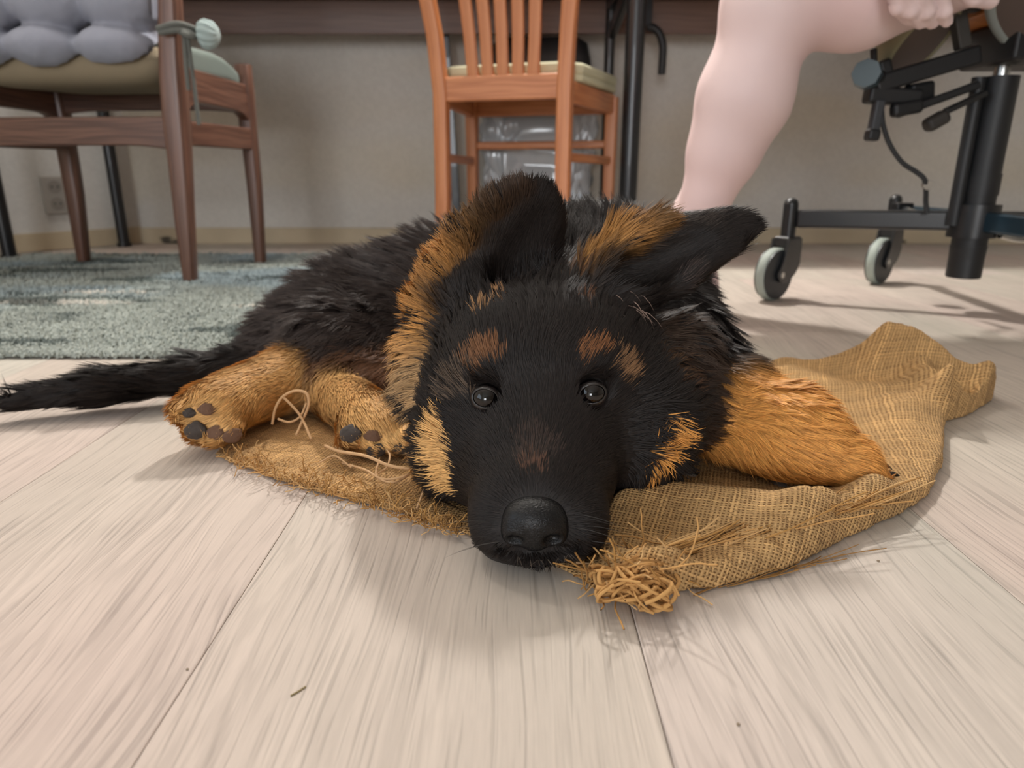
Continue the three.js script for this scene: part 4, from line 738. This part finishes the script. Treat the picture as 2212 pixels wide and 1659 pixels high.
  // nose leather
  const N = noseAt, nose = union([blob(N, 0.0195, 0.0135, 0.0125, 0.006), blob(N.clone().add(V3(0, 0.003, -0.008)), 0.0185, 0.0115, 0.013, 0.006), blob(N.clone().add(V3(-0.0125, -0.007, 0.001)), 0.0075, 0.0075, 0.009, 0.006), blob(N.clone().add(V3(0.0125, -0.007, 0.001)), 0.0075, 0.0075, 0.009, 0.006), blob(N.clone().add(V3(0, -0.010, 0.0035)), 0.0075, 0.0075, 0.0075, 0.006),
    { ...blob(HP(1111, 1172, 0.3625), 0.0055, 0.0035, 0.006, 0.003), cut: true, k: 0.003 }, { ...blob(HP(1196, 1170, 0.3625), 0.0055, 0.0035, 0.006, 0.003), cut: true, k: 0.003 }, { ...bone(HP(1153, 1172, 0.357), HP(1153, 1204, 0.36), 0.0012, 0.0012, 0.002), cut: true, k: 0.002 }]);
  const pebble = texture(256, 256, (u, v) => { const k = noise2(u * 64, v * 64, 64, 64) * 0.6 + noise2(u * 128, v * 128, 128, 128) * 0.4; return [k, k, k]; }, false);
  const ng = nets(nose, N.clone().add(V3(-0.026, -0.028, -0.026)), N.clone().add(V3(0.026, 0.022, 0.024)), 0.0011); { const p = ng.attributes.position, uv = new Float32Array(p.count * 2); for (let i = 0; i < p.count; i++) { uv[i * 2] = p.getX(i) * 22; uv[i * 2 + 1] = (p.getY(i) - p.getZ(i)) * 22; } ng.setAttribute('uv', new THREE.BufferAttribute(uv, 2)); }
  part('nose', shift(ng, dogPos), phys(0x0d0c0d, 0.38, { bumpMap: pebble, bumpScale: 0.0003, specularIntensity: 0.7 }), dog, 'moist dark grey nose');
  // eyes
  for (const e of eyes) {
    const q = new THREE.Quaternion().setFromUnitVectors(V3(0, 0, 1), e.dir), place = (g) => shift(g.applyQuaternion(q).translate(e.at.x, e.at.y, e.at.z), dogPos);
    const ball = part('eye', place(new THREE.SphereGeometry(0.0098, 32, 24)), phys(0x080606, 0.05, {}), dog, 'glossy dark eye');
    part('iris', place(new THREE.SphereGeometry(0.00992, 32, 10, 0, 6.2832, 0, 0.62).rotateX(Math.PI / 2)), phys(0x140c08, 0.06, {}), ball);
    part('pupil', place(new THREE.SphereGeometry(0.01, 32, 10, 0, 6.2832, 0, 0.3).rotateX(Math.PI / 2)), phys(0x030303, 0.05, {}), ball);
    // almond lids on the ball: an inner rim and a skin strip running out to the socket
    const R0 = 0.0101, rows = [[1, R0, 0], [1.12, R0 + 0.0008, 0], [1.34, R0 + 0.0006, 0], [1.62, R0 - 0.0002, -0.001]], nA = 44, lp = [], li = [];
    rows.forEach(([k, R, dz]) => { for (let i = 0; i <= nA; i++) { const t = i / nA * 6.28319, x = 0.0084 * Math.cos(t) * Math.min(k, 1.28), y = (Math.sin(t) > 0 ? 0.0056 : 0.0064) * Math.sin(t) * k - 0.0002 + 0.0006 * Math.cos(t) * e.side, z = Math.sqrt(Math.max(1e-6, R * R - Math.min(x * x + y * y, R * R * 0.92))) + dz; lp.push(x, y, z); } });
    for (let k = 0; k + 1 < rows.length; k++) for (let i = 0; i < nA; i++) { const p = k * (nA + 1) + i, q2 = p + nA + 1; li.push(p, q2, p + 1, p + 1, q2, q2 + 1); }
    const lid = new THREE.BufferGeometry(); lid.setAttribute('position', new THREE.Float32BufferAttribute(lp, 3)); lid.setIndex(li); lid.computeVertexNormals();
    part('eyelid', place(lid), phys(0x231d1b, 0.38, { clearcoat: 0.4, side: THREE.DoubleSide }), dog, 'dark moist eyelid rim');
  }
  // pads and claws
  const padM = std(0x453d38, 0.85), padB = std(0x664a38, 0.9), padList = [];
  const lumpy = (k) => { const g = new THREE.IcosahedronGeometry(1, 5), p = g.attributes.position; for (let i = 0; i < p.count; i++) { const q = V3().fromBufferAttribute(p, i); q.multiplyScalar(0.82 + 0.42 * noise3(q.x * 1.6 + k, q.y * 1.6, q.z * 1.6) + 0.1 * noise3(q.x * 9, q.y * 9, q.z * 9 + k)); p.setXYZ(i, q.x, q.y, q.z); } g.computeVertexNormals(); return g; };
  for (const [u, v, r, m] of [[424, 930, 0.011, padM], [468, 934, 0.0095, padB], [502, 940, 0.0095, padB], [410, 892, 0.007, padM], [448, 884, 0.0085, padB], [758, 938, 0.011, padM], [806, 942, 0.0085, padB], [812, 972, 0.010, padM], [862, 968, 0.009, padM]]) {
    const h = march(solid, u, v), n = gradient(solid, h.x, h.y, h.z, 0.006).lerp(toCam(u, v), 0.3).normalize(), q = new THREE.Quaternion().setFromUnitVectors(V3(0, 0, 1), n), g = lumpy(r * 9000).scale(r * 0.8, r * 0.6, r * 0.36).applyQuaternion(q).translate(h.x + n.x * 0.0012, h.y + n.y * 0.0012, h.z + n.z * 0.0012);
    padList.push({ h, r: r * 0.5 }); part('paw_pad', shift(g, dogPos), m, dog);
  }
  const claw = (p, dir, L = 0.011) => { const c = curve([p, p.clone().addScaledVector(dir, L * 0.55).add(V3(0, 0.001, 0)), p.clone().addScaledVector(dir, L).add(V3(0, -0.002, 0))], 6); const up = V3(0, 1, 0), sd = dir.clone().cross(up).normalize(); part('claw', shift(loft(c.map((q, i) => ({ c: q, w: 0.0024 * (1 - i / 6.5), t: 0.0028 * (1 - i / 6.5) })), sd, up, 2, 10), dogPos), phys(0x0e0c0b, 0.3, { clearcoat: 0.4 }), dog); };
  claw(V(0.28, 0.0165, 0.478), V3(0.75, -0.1, 0.6).normalize()); claw(V(0.288, 0.0165, 0.49), V3(0.95, -0.1, 0.25).normalize(), 0.012); claw(V(0.29, 0.0165, 0.505), V3(1, -0.1, 0).normalize());

  // coat: short tapered strands rooted on the skin
  function strandGeometry() {
    const S = [0, 0.35, 0.7, 1], rad = [1, 0.85, 0.55, 0.06], pos = [], idx = [];
    S.forEach((s, k) => { const z = 0.34 * s * s, r = rad[k]; pos.push(-r, s, z, 0, s, z - 0.02 * r, r, s, z); });
    for (let k = 0; k < 3; k++) for (let i = 0; i < 2; i++) { const a = k * 3 + i, b = a + 1, c = a + 3, d = a + 4; idx.push(a, b, c, b, d, c); }
    const g = new THREE.BufferGeometry(); g.setAttribute('position', new THREE.Float32BufferAttribute(pos, 3)); g.setIndex(idx); g.computeVertexNormals(); return g;
  }
  const r = rng(77), mats = [], cols = [], eye = V3(0, EYE, 0), m4 = new THREE.Matrix4(), X = V3(), Y = V3(), Z = V3(), nrm = V3(), tan = V3();
  function strand(p, dir, up, L, w, c, v = 0.35, bend = 0.5) {
    Y.copy(dir).normalize(); X.copy(Y).cross(up); if (X.lengthSq() < 1e-8) X.set(1, 0, 0); X.normalize(); Z.copy(X).cross(Y).normalize();
    const b = Z.dot(up) > 0 ? -1 : 1;                                     // tips bend back towards the skin
    m4.makeBasis(X.clone().multiplyScalar(w * b), Y.clone().multiplyScalar(L), Z.clone().multiplyScalar(L * b * bend)).setPosition(p.x - dogPos.x, p.y - dogPos.y, p.z - dogPos.z);
    for (let i = 0; i < 16; i++) mats.push(m4.elements[i]);
    const k = 1 + v * (r() * 2 - 0.9); cols.push(c[0] * k, c[1] * k, c[2] * k);
  }
  function grow(g, base) {
    const p = g.attributes.position.array, n = g.attributes.normal.array, ix = g.index.array;
    for (let i = 0; i < ix.length; i += 3) {
      const a = ix[i] * 3, b = ix[i + 1] * 3, c = ix[i + 2] * 3;
      const ux = p[b] - p[a], uy = p[b + 1] - p[a + 1], uz = p[b + 2] - p[a + 2], vx = p[c] - p[a], vy = p[c + 1] - p[a + 1], vz = p[c + 2] - p[a + 2];
      const area = 0.5 * Math.hypot(uy * vz - uz * vy, uz * vx - ux * vz, ux * vy - uy * vx), cx = (p[a] + p[b] + p[c]) / 3, cy = (p[a + 1] + p[b + 1] + p[c + 1]) / 3, cz = (p[a + 2] + p[b + 2] + p[c + 2]) / 3;
      if (cy < 0.0075 && n[a + 1] < -0.5) continue;
      const vx0 = eye.x - cx, vy0 = eye.y - cy, vz0 = eye.z - cz, vl = Math.hypot(vx0, vy0, vz0), facing = (n[a] * vx0 + n[a + 1] * vy0 + n[a + 2] * vz0) / vl;
      if (facing < -0.45) continue;
      const k = coat(cx, cy, cz), cnt = area * base * k.dens * (facing < -0.1 ? 0.5 : 1);
      let m = Math.floor(cnt); if (r() < cnt - m) m++;
      for (let s = 0; s < m; s++) {
        let e = r(), f = r(); if (e + f > 1) { e = 1 - e; f = 1 - f; }
        const x = p[a] + ux * e + vx * f, y = p[a + 1] + uy * e + vy * f, z = p[a + 2] + uz * e + vz * f;
        if (Math.hypot((x - N.x) / 0.0195, (y - N.y + 0.002) / 0.017, (z - N.z) / 0.016) < 1) continue;
        if (eyes.some((q) => Math.hypot(x - q.at.x, y - q.at.y, z - q.at.z) < 0.0112) || padList.some((q) => Math.hypot(x - q.h.x, y - q.h.y, z - q.h.z) < q.r)) continue;
        nrm.set(n[a], n[a + 1], n[a + 2]);
        const q = k, j = 0.45 + 14 * q.len;
        tan.copy(q.flow); tan.x += j * (noise3(x * 55, y * 55, z * 55) - 0.5) * 2 + 0.25 * (noise3(x * 160, y * 160, z * 160) - 0.5) + 0.22 * (r() - 0.5); tan.y += j * (noise3(x * 55 + 31, y * 55, z * 55) - 0.5) * 2 + 0.22 * (r() - 0.5); tan.z += j * (noise3(x * 55, y * 55 + 17, z * 55) - 0.5) * 2 + 0.22 * (r() - 0.5);
        tan.addScaledVector(nrm, -tan.dot(nrm)).normalize();
        const dir = tan.clone().multiplyScalar(1 - q.lift).addScaledVector(nrm, q.lift + 0.1);
        const L = q.len * (0.6 + 0.7 * r());
        if (q.len > 0.0125) { const cs = 0.28 * q.len + 0.0028, gi = Math.floor(x / cs), gj = Math.floor(y / cs), gk = Math.floor(z / cs), kk = 0.75 / q.len; dir.x += ((gi + 0.2 + 0.6 * hash3(gi, gj, gk)) * cs - x) * kk; dir.y += ((gj + 0.2 + 0.6 * hash3(gi + 9, gj, gk)) * cs - y) * kk; dir.z += ((gk + 0.2 + 0.6 * hash3(gi, gj + 7, gk)) * cs - z) * kk; }
        if (y < 0.02 && dir.y < -0.15) dir.y *= 0.2;
        let own = k.base; for (const [q2, c2] of k.hits) if (r() < q2 * 1.05) own = c2;
        const wc = k.dark > 0.02 && noise3(x * 130 + 5, y * 130, z * 130) * 0.75 + 0.25 * r() < k.dark * 0.75 + 0.12 ? BLK : own;
        strand(V3(x - nrm.x * 0.0002, y - nrm.y * 0.0002, z - nrm.z * 0.0002), dir, nrm, L, q.wid, wc, 0.35, clamp(q.lift * 1.9, 0.2, 1));
      }
    }
  }
  grow(gb, 620000); grow(gh, 900000);
  // whiskers and pale chin hairs
  tan.set(0, 0, 0);
  for (let i = 0; i < 14; i++) { const u = 1095 + r() * 140, h = HP(u, 1196 + 14 * Math.sin((u - 1095) / 140 * Math.PI), 0.366); strand(h, V3((r() - 0.5) * 2.2, -0.7, 0.6), V3(0, 0, 1), 0.003 + 0.007 * r(), 0.00014, [0.1, 0.075, 0.055]); }
  for (let i = 0; i < 10; i++) { const s = i % 2 ? 1 : -1, h = march(solid, s > 0 ? 1240 + r() * 40 : 1085 - r() * 35, 1110 + r() * 60); strand(h, V3(s, -0.1 + 0.4 * r(), 0.35), V3(0, 1, 0), 0.022 + 0.014 * r(), 0.0001, [0.05, 0.045, 0.04]); }
  // pale wisps inside the right ear
  for (let i = 0; i < 15; i++) { const h = march(solid, 1325 + r() * 60, 610 + r() * 70); strand(h, V3(0.75, 0.1 - 0.5 * r(), 0.3), V3(0, 1, 0), 0.012 + 0.012 * r(), 0.00024, [0.3, 0.21, 0.17], 0.35, 1.6); }
  const count = cols.length / 3, im = new THREE.InstancedMesh(strandGeometry(), phys(0xffffff, 0.55, { side: THREE.DoubleSide, specularIntensity: 0.45 }), count);
  im.instanceMatrix.array.set(mats); im.instanceColor = new THREE.InstancedBufferAttribute(new Float32Array(cols), 3);
  im.name = 'fur'; im.userData.kind = 'stuff'; dog.add(im);
  console.log('fur strands', count, 'eyes', eyes.map((e) => e.at.toArray().map((v) => v.toFixed(3))).join(' | '));
}

// ---------------------------------------------------------------- burlap sack under the puppy
const sackPos = onHeight(1500, 1000, 0), sack = thing('burlap_sack', 'frayed tan burlap sack spread on the floor under the puppy', 'sack', sackPos);
let sackHeight;
{
  const G = (u, v, y = 0) => { const p = onHeight(u, v, y); return [p.x, -p.z]; };
  // outline on the floor
  const outline = [[458, 988], [560, 1030], [700, 1072], [850, 1108], [985, 1152], [1060, 1188], [1150, 1215], [1235, 1250], [1300, 1290], [1370, 1306], [1440, 1286], [1560, 1272], [1700, 1232], [1830, 1168], [1940, 1118], [2005, 1075], [2033, 1010], [2036, 940], [2040, 915], [2090, 900], [2140, 870], [2158, 830], [2120, 790], [2040, 770], [1900, 775], [1780, 765], [1640, 735], [1400, 725], [1100, 800], [800, 850], [600, 905], [500, 945]].map(([u, v]) => G(u, v));
  const poly = (x, d) => {
    let m = 1e9, s = 1;
    for (let i = 0, j = outline.length - 1; i < outline.length; j = i++) {
      const [ax, ay] = outline[i], [bx, by] = outline[j], ex = bx - ax, ey = by - ay, wx = x - ax, wy = d - ay, t = clamp((wx * ex + wy * ey) / (ex * ex + ey * ey), 0, 1), qx = wx - ex * t, qy = wy - ey * t;
      m = Math.min(m, qx * qx + qy * qy);
      const a = d >= ay, b = d < by, c = ex * wy > ey * wx; if ((a && b && c) || (!a && !b && !c)) s = -s;
    }
    return s * Math.sqrt(m);
  };
  // folds: ridges along lines drawn on the cloth
  const fold = (pts, h, w, y = 0.01) => ({ p: curve(pts.map(([u, v, yy = y]) => { const q = G(u, v, yy); return V3(q[0], 0, q[1]); }), 14), h, w });
  const folds = [
    fold([[1395, 1245], [1500, 1240], [1640, 1205], [1750, 1150], [1830, 1100], [1880, 1075]], 0.013, 0.012), fold([[1350, 1085], [1450, 1082], [1560, 1100], [1690, 1115]], 0.021, 0.021), fold([[1340, 1175], [1480, 1172], [1640, 1160], [1760, 1110]], 0.007, 0.011),
    fold([[1960, 870], [1985, 950], [1970, 1030], [1900, 1080]], 0.013, 0.026), fold([[1700, 800], [1800, 830], [1900, 860], [1960, 900]], 0.011, 0.02), fold([[1865, 760], [1915, 770], [1965, 790]], 0.024, 0.03, 0.03),
    // the far corner is cupped: a crest on its near side, a high back rim, a low front rim, a hollow between them
    fold([[1998, 770, 0.05], [2012, 800, 0.044], [2026, 840, 0.03], [2034, 880, 0.016]], 0.03, 0.0125), fold([[1915, 748, 0.045], [2000, 728, 0.06], [2050, 745, 0.056], [2085, 768, 0.048], [2118, 794, 0.036]], 0.034, 0.0155), fold([[1905, 752, 0.045], [1955, 748, 0.05]], 0.014, 0.021), fold([[2050, 884, 0.016], [2095, 868, 0.018], [2130, 842, 0.022], [2142, 824, 0.026]], 0.022, 0.0095), fold([[2045, 815, 0.012], [2080, 830, 0.01]], -0.02, 0.014),
    fold([[1330, 1215], [1375, 1240], [1440, 1235]], 0.012, 0.009), fold([[620, 1020], [760, 1050], [900, 1100]], 0.003, 0.01), fold([[1640, 760], [1760, 790], [1880, 800]], 0.007, 0.012),
  ];
  const lenTo = (f, x, d) => { let m = 1e9; for (const q of f.p) { const e = (x - q.x) ** 2 + (d - q.z) ** 2; if (e < m) m = e; } return m; };
  const foldHeight = (x, d) => { let h = 0.0038; for (const f of folds) h += f.h * Math.exp(-lenTo(f, x, d) / (2 * f.w * f.w)); return Math.max(h, 0.0036); };
  sackHeight = (x, d) => { const h = foldHeight(x, d), wave = noise2(x * 28, d * 28) - 0.5, fine = noise2(x * 75 + 4, d * 75) - 0.5, right = smooth(0.05, 0.2, x); return h + right * (0.004 * wave + 0.0018 * fine) + (1 - right) * 0.0012 * fine; };
  const cache = new Map(), cellKey = 0.003;
  const colm = (x, d) => { const k = Math.round(x / 0.0015) * 100003 + Math.round(d / 0.0015); let e = cache.get(k); if (!e) cache.set(k, e = [sackHeight(x, d), poly(x, d)]); return e; };
  const sdf = (x, y, z) => {
    const [h, e] = colm(x, -z), edge = e + 0.0025 * (noise2(x * 120, z * 120) - 0.5), up = (y - h) * 0.8, q = Math.max(edge + 0.004, 0), w = Math.max(up + 0.004, 0);
    let d = Math.min(Math.max(edge + 0.004, up + 0.004), 0) + Math.hypot(q, w) - 0.004;
    d = Math.max(d, 0.0006 - y);
    return d < 0.02 ? Math.max(d, 0.003 - dogSolid(x, y, z)) : d;
  };
  const lo = V3(-0.32, -0.004, -0.86), hi = V3(0.53, 0.11, -0.31), g = nets(sdf, lo, hi, 0.0032), p = g.attributes.position, uv = new Float32Array(p.count * 2), col = new Float32Array(p.count * 3);
  for (let i = 0; i < p.count; i++) {
    const x = p.getX(i), z = p.getZ(i), hh = foldHeight(x, -z), y = Math.min(p.getY(i), hh) + 0.3 * Math.max(0, p.getY(i) - hh), left = smooth(0.1, -0.02, x), a = 0.32;                    // the threads run a little askew
    uv[i * 2] = (x * Math.cos(a) + (z - y) * Math.sin(a)) / 0.0464; uv[i * 2 + 1] = (-x * Math.sin(a) + (z - y) * Math.cos(a)) / 0.0464;
    const n = 0.86 + 0.3 * (fbm2(x * 25, z * 25, 3) - 0.5) + 0.16 * (noise2(x * 130, z * 130) - 0.5);
    col[i * 3] = n; col[i * 3 + 1] = n * (1 - 0.03 * left); col[i * 3 + 2] = n * (1 - 0.06 * left);
  }
  g.setAttribute('uv', new THREE.BufferAttribute(uv, 2)); g.setAttribute('color', new THREE.BufferAttribute(col, 3));
  const weaveFn = (u, v) => { // plain weave of slubby jute, 16 threads each way
    const n = 16, x = u * n, y = v * n, i = Math.floor(x), j = Math.floor(y), wob = 0.22 * (noise2(u * 12, v * 40, 12, 40) - 0.5), wob2 = 0.22 * (noise2(u * 40, v * 12, 40, 12) - 0.5);
    const fx = Math.abs(x - i - 0.5 + wob2), fy = Math.abs(y - j - 0.5 + wob), over = (i + j) % 2 === 0, tw = 0.33 + 0.12 * hash2(i, 7), th = 0.33 + 0.12 * hash2(j, 3);
    const warp = Math.max(0, 1 - (fx / tw) ** 2), weft = Math.max(0, 1 - (fy / th) ** 2), a = warp * (over ? 1 : 0.55 + 0.3 * fy), b = weft * (over ? 0.55 + 0.3 * fx : 1), h = Math.max(a, b);
    return { h, tone: (a > b ? hash2(i, 11) : hash2(j, 29)) };
  };
  const weave = texture(512, 512, (u, v) => { const w = weaveFn(u, v), f = noise2(u * 200, v * 200, 200, 200) - 0.5, k = smooth(0.05, 0.55, w.h), t = 0.9 + 0.2 * (w.tone - 0.5) + 0.12 * f; return [mix(0.5, 0.9 * t, k), mix(0.35, 0.72 * t, k), mix(0.19, 0.48 * t, k)]; });
  const weaveBump = texture(512, 512, (u, v) => { const h = weaveFn(u, v).h; return [h, h, h]; }, false);
  part('cloth', shift(g, sackPos), std(0xffffff, 0.95, { map: weave, bumpMap: weaveBump, bumpScale: 0.0012, vertexColors: true }), sack);

  // bunched knot of frayed cloth at the front corner
  const jute = [0xc4955a, 0xb08348, 0xcfa670, 0x9d733f].map((c) => std(c, 0.95)), r = rng(41), fr = [[], [], [], []];
  {
    const k = onHeight(1372, 1266, 0.012), list = [];
    for (let i = 0; i < 90; i++) {
      const a = r() * 6.283, U = V3(r() - 0.5, r() - 0.5, r() - 0.5).normalize(), W = V3(r() - 0.5, r() - 0.5, r() - 0.5).cross(U).normalize(), R = 0.005 + 0.008 * r(), off = V3((r() - 0.5) * 0.03, (r() - 0.45) * 0.009, (r() - 0.5) * 0.016), turn = 0.35 + 0.6 * r();
      list.push(tube([0, 1, 2, 3, 4, 5].map((j) => { const t = a + j * turn, q = U.clone().multiplyScalar(Math.cos(t) * R).addScaledVector(W, Math.sin(t) * R * (0.6 + 0.12 * j)); return k.clone().add(off).add(V3(q.x * 1.3, Math.max(-0.0095, q.y * 0.75), q.z * 0.9)); }), 0.0006 + 0.0009 * r(), 16, 5));
    }
    const core = new THREE.IcosahedronGeometry(1, 4), cp = core.attributes.position; for (let i = 0; i < cp.count; i++) { const q = V3().fromBufferAttribute(cp, i), n = 1 + 0.9 * (noise3(q.x * 2.2 + 3, q.y * 2.2, q.z * 2.2) - 0.5) + 0.3 * (noise3(q.x * 7, q.y * 7, q.z * 7) - 0.5); cp.setXYZ(i, k.x + q.x * 0.012 * n * n, Math.max(0.001, k.y - 0.002 + q.y * 0.007 * n), k.z + q.z * 0.007 * n); } core.computeVertexNormals(); list.push(core);
    part('knot', list.map((q) => shift(q, sackPos)), jute[0], sack, 'lumpy knot of frayed burlap');
  }
  const wisp = (p0, dir, L, rad, curl, m = Math.floor(r() * 4), seg = 8) => {
    if (dogSolid(p0.x, p0.y, p0.z) < 0.012) return;
    const pts = [p0.clone()], d = dir.clone().normalize(), p = p0.clone();
    for (let i = 0; i < 5; i++) { d.add(V3((r() - 0.5) * curl, (r() - 0.5) * curl * 0.6, (r() - 0.5) * curl)).normalize(); p.addScaledVector(d, L / 5); p.y = Math.max(p.y, 0.0012 + rad); pts.push(p.clone()); }
    fr[m].push(shift(tube(pts, rad, seg, 4), sackPos));
  };
  const topAt = (u, v) => { let p = onHeight(u, v, 0.006); for (let i = 0; i < 4; i++) p = onHeight(u, v, sackHeight(p.x, -p.z)); return p; };
  for (let i = 0; i < 420; i++) { const t = r(), u = mix(490, 1050, t), v = mix(1000, 1180, t) - r() * r() * 60, p = topAt(u, v); wisp(p, V3(r() - 0.5, 0.35, r() - 0.3), 0.006 + 0.012 * r(), 0.0004, 1.5, undefined, 5); }            // shaggy flat edge
  for (let i = 0; i < 120; i++) { const t = r(), u = mix(1255, 1480, t), v = mix(1180, 1290, r()), p = topAt(u, v); wisp(p, V3(r() - 0.6, 0.3 * r(), r() - 0.35), 0.012 + 0.03 * r(), 0.00055, 0.9, undefined, 6); }   // frayed front corner
  for (let i = 0; i < 46; i++) { const u = mix(1330, 1850, r()), v = mix(1225, 1110, (u - 1330) / 520) + (r() - 0.5) * 26, p = topAt(u, v).add(V3(0, 0.001, 0)); wisp(p, V3(1, 0.1, -0.45), 0.04 + 0.05 * r(), 0.0006, 0.22, undefined, 8); }                // threads drawn along the rolled hem
  for (let i = 0; i < 40; i++) { const u = mix(1180, 1330, r()), v = mix(1180, 1255, r()), p = topAt(u, v); wisp(p, V3(-0.7 - r() * 0.5, 0.1, r() - 0.2), 0.012 + 0.02 * r(), 0.0004, 1.0, undefined, 6); }
  for (let i = 0; i < 14; i++) { const u = mix(1480, 1800, r()), p = onHeight(u, mix(1285, 1200, (u - 1480) / 320) + r() * 8, 0.001); wisp(p, V3(1, 0, -0.35), 0.03 + 0.03 * r(), 0.0004, 0.3, 3, 6); }
  fr.forEach((l, i) => { const m = part('frayed_fibres', l, jute[i], sack); m.userData.kind = 'stuff'; });
  // pale torn strings by the hind paws
  const string = std(0xc79f74, 0.9), S = (pts, rad) => part('loose_thread', shift(tube(pts.map(([u, v, y]) => onHeight(u, v, y)), rad, 40, 6), sackPos), string, sack, 'pale loose jute thread');
  S([[703, 963, 0.012], [735, 975, 0.016], [790, 985, 0.018], [850, 1008, 0.014], [905, 1010, 0.014], [935, 985, 0.012]], 0.0014);
  const S2 = (pts, rad) => part('loose_thread', shift(tube(pts.map(([u, v, d]) => onDepth(u, v, d)), rad, 40, 6), sackPos), string, sack, 'pale loose jute thread');
  S2([[588, 916, 0.6], [596, 880, 0.6], [612, 856, 0.602], [640, 844, 0.604], [662, 850, 0.604], [667, 872, 0.602], [655, 905, 0.6], [640, 940, 0.588]], 0.0013);
  S2([[612, 858, 0.602], [632, 878, 0.6], [650, 900, 0.598], [672, 948, 0.585]], 0.0011);
  S2([[600, 905, 0.6], [625, 912, 0.6], [648, 900, 0.6], [662, 870, 0.602]], 0.001);
  S([[740, 1000, 0.006], [790, 1015, 0.012], [830, 1035, 0.014], [870, 1030, 0.016], [910, 1000, 0.016]], 0.0009);
  S([[820, 990, 0.010], [815, 1030, 0.012], [850, 1042, 0.014], [895, 1020, 0.012]], 0.0008);
  S([[900, 1100, 0.008], [915, 1060, 0.014], [930, 1020, 0.016], [925, 985, 0.014]], 0.0009);
  S([[690, 1000, 0.008], [720, 985, 0.012], [760, 1010, 0.008]], 0.0008);
  S([[830, 965, 0.014], [842, 985, 0.016], [835, 1010, 0.012], [818, 1022, 0.006]], 0.0008);
  S([[1245, 1215, 0.004], [1310, 1225, 0.008], [1320, 1255, 0.006], [1318, 1300, 0.0025]], 0.0007);
}

// ---------------------------------------------------------------- litter on the floor
{
  const straw = (u, v, du, dv, rad, col, label) => {
    const a = onHeight(u, v, rad), b = onHeight(u + du, v + dv, rad), m = a.clone().add(b).multiplyScalar(0.5).add(V3(0.0008, 0, -0.0006)), o = a.clone().setY(0);
    const g = tube([a, m, b].map((p) => p.sub(o)), rad, 16, 6), s = lit(new THREE.Mesh(g, std(col, 0.8))); s.name = numbered('straw'); s.position.copy(o); scene.add(s); tag(s, label, 'straw');
  };
  straw(628, 1503, 32, -20, 0.00045, 0x8a7a52, 'short curved straw lying alone on the pale planks');
  const crumb = (u, v, r, seed, label) => { const o = onHeight(u, v, 0), g = new THREE.IcosahedronGeometry(1, 2), p = g.attributes.position; for (let i = 0; i < p.count; i++) { const q = V3().fromBufferAttribute(p, i), k = r * (0.7 + 0.6 * noise3(q.x * 2 + seed, q.y * 2, q.z * 2)); p.setXYZ(i, q.x * k, q.y * k * 0.6 + r * 0.55, q.z * k); } g.computeVertexNormals(); const s = lit(new THREE.Mesh(g, std(0x8a7a66, 0.9))); s.name = numbered('crumb'); s.position.copy(o); scene.add(s); tag(s, label, 'crumb', 'crumbs on the floor'); };
  for (const [u, v, r, k] of [[1897, 1213, 0.0009, 1], [1595, 1566, 0.0008, 3], [405, 1447, 0.0007, 4]]) crumb(u, v, r, k, 'tiny brown crumb lying on the pale planks');
}

scene.traverse((o) => { if (o.isMesh) lit(o); });
renderer.render(scene, camera);
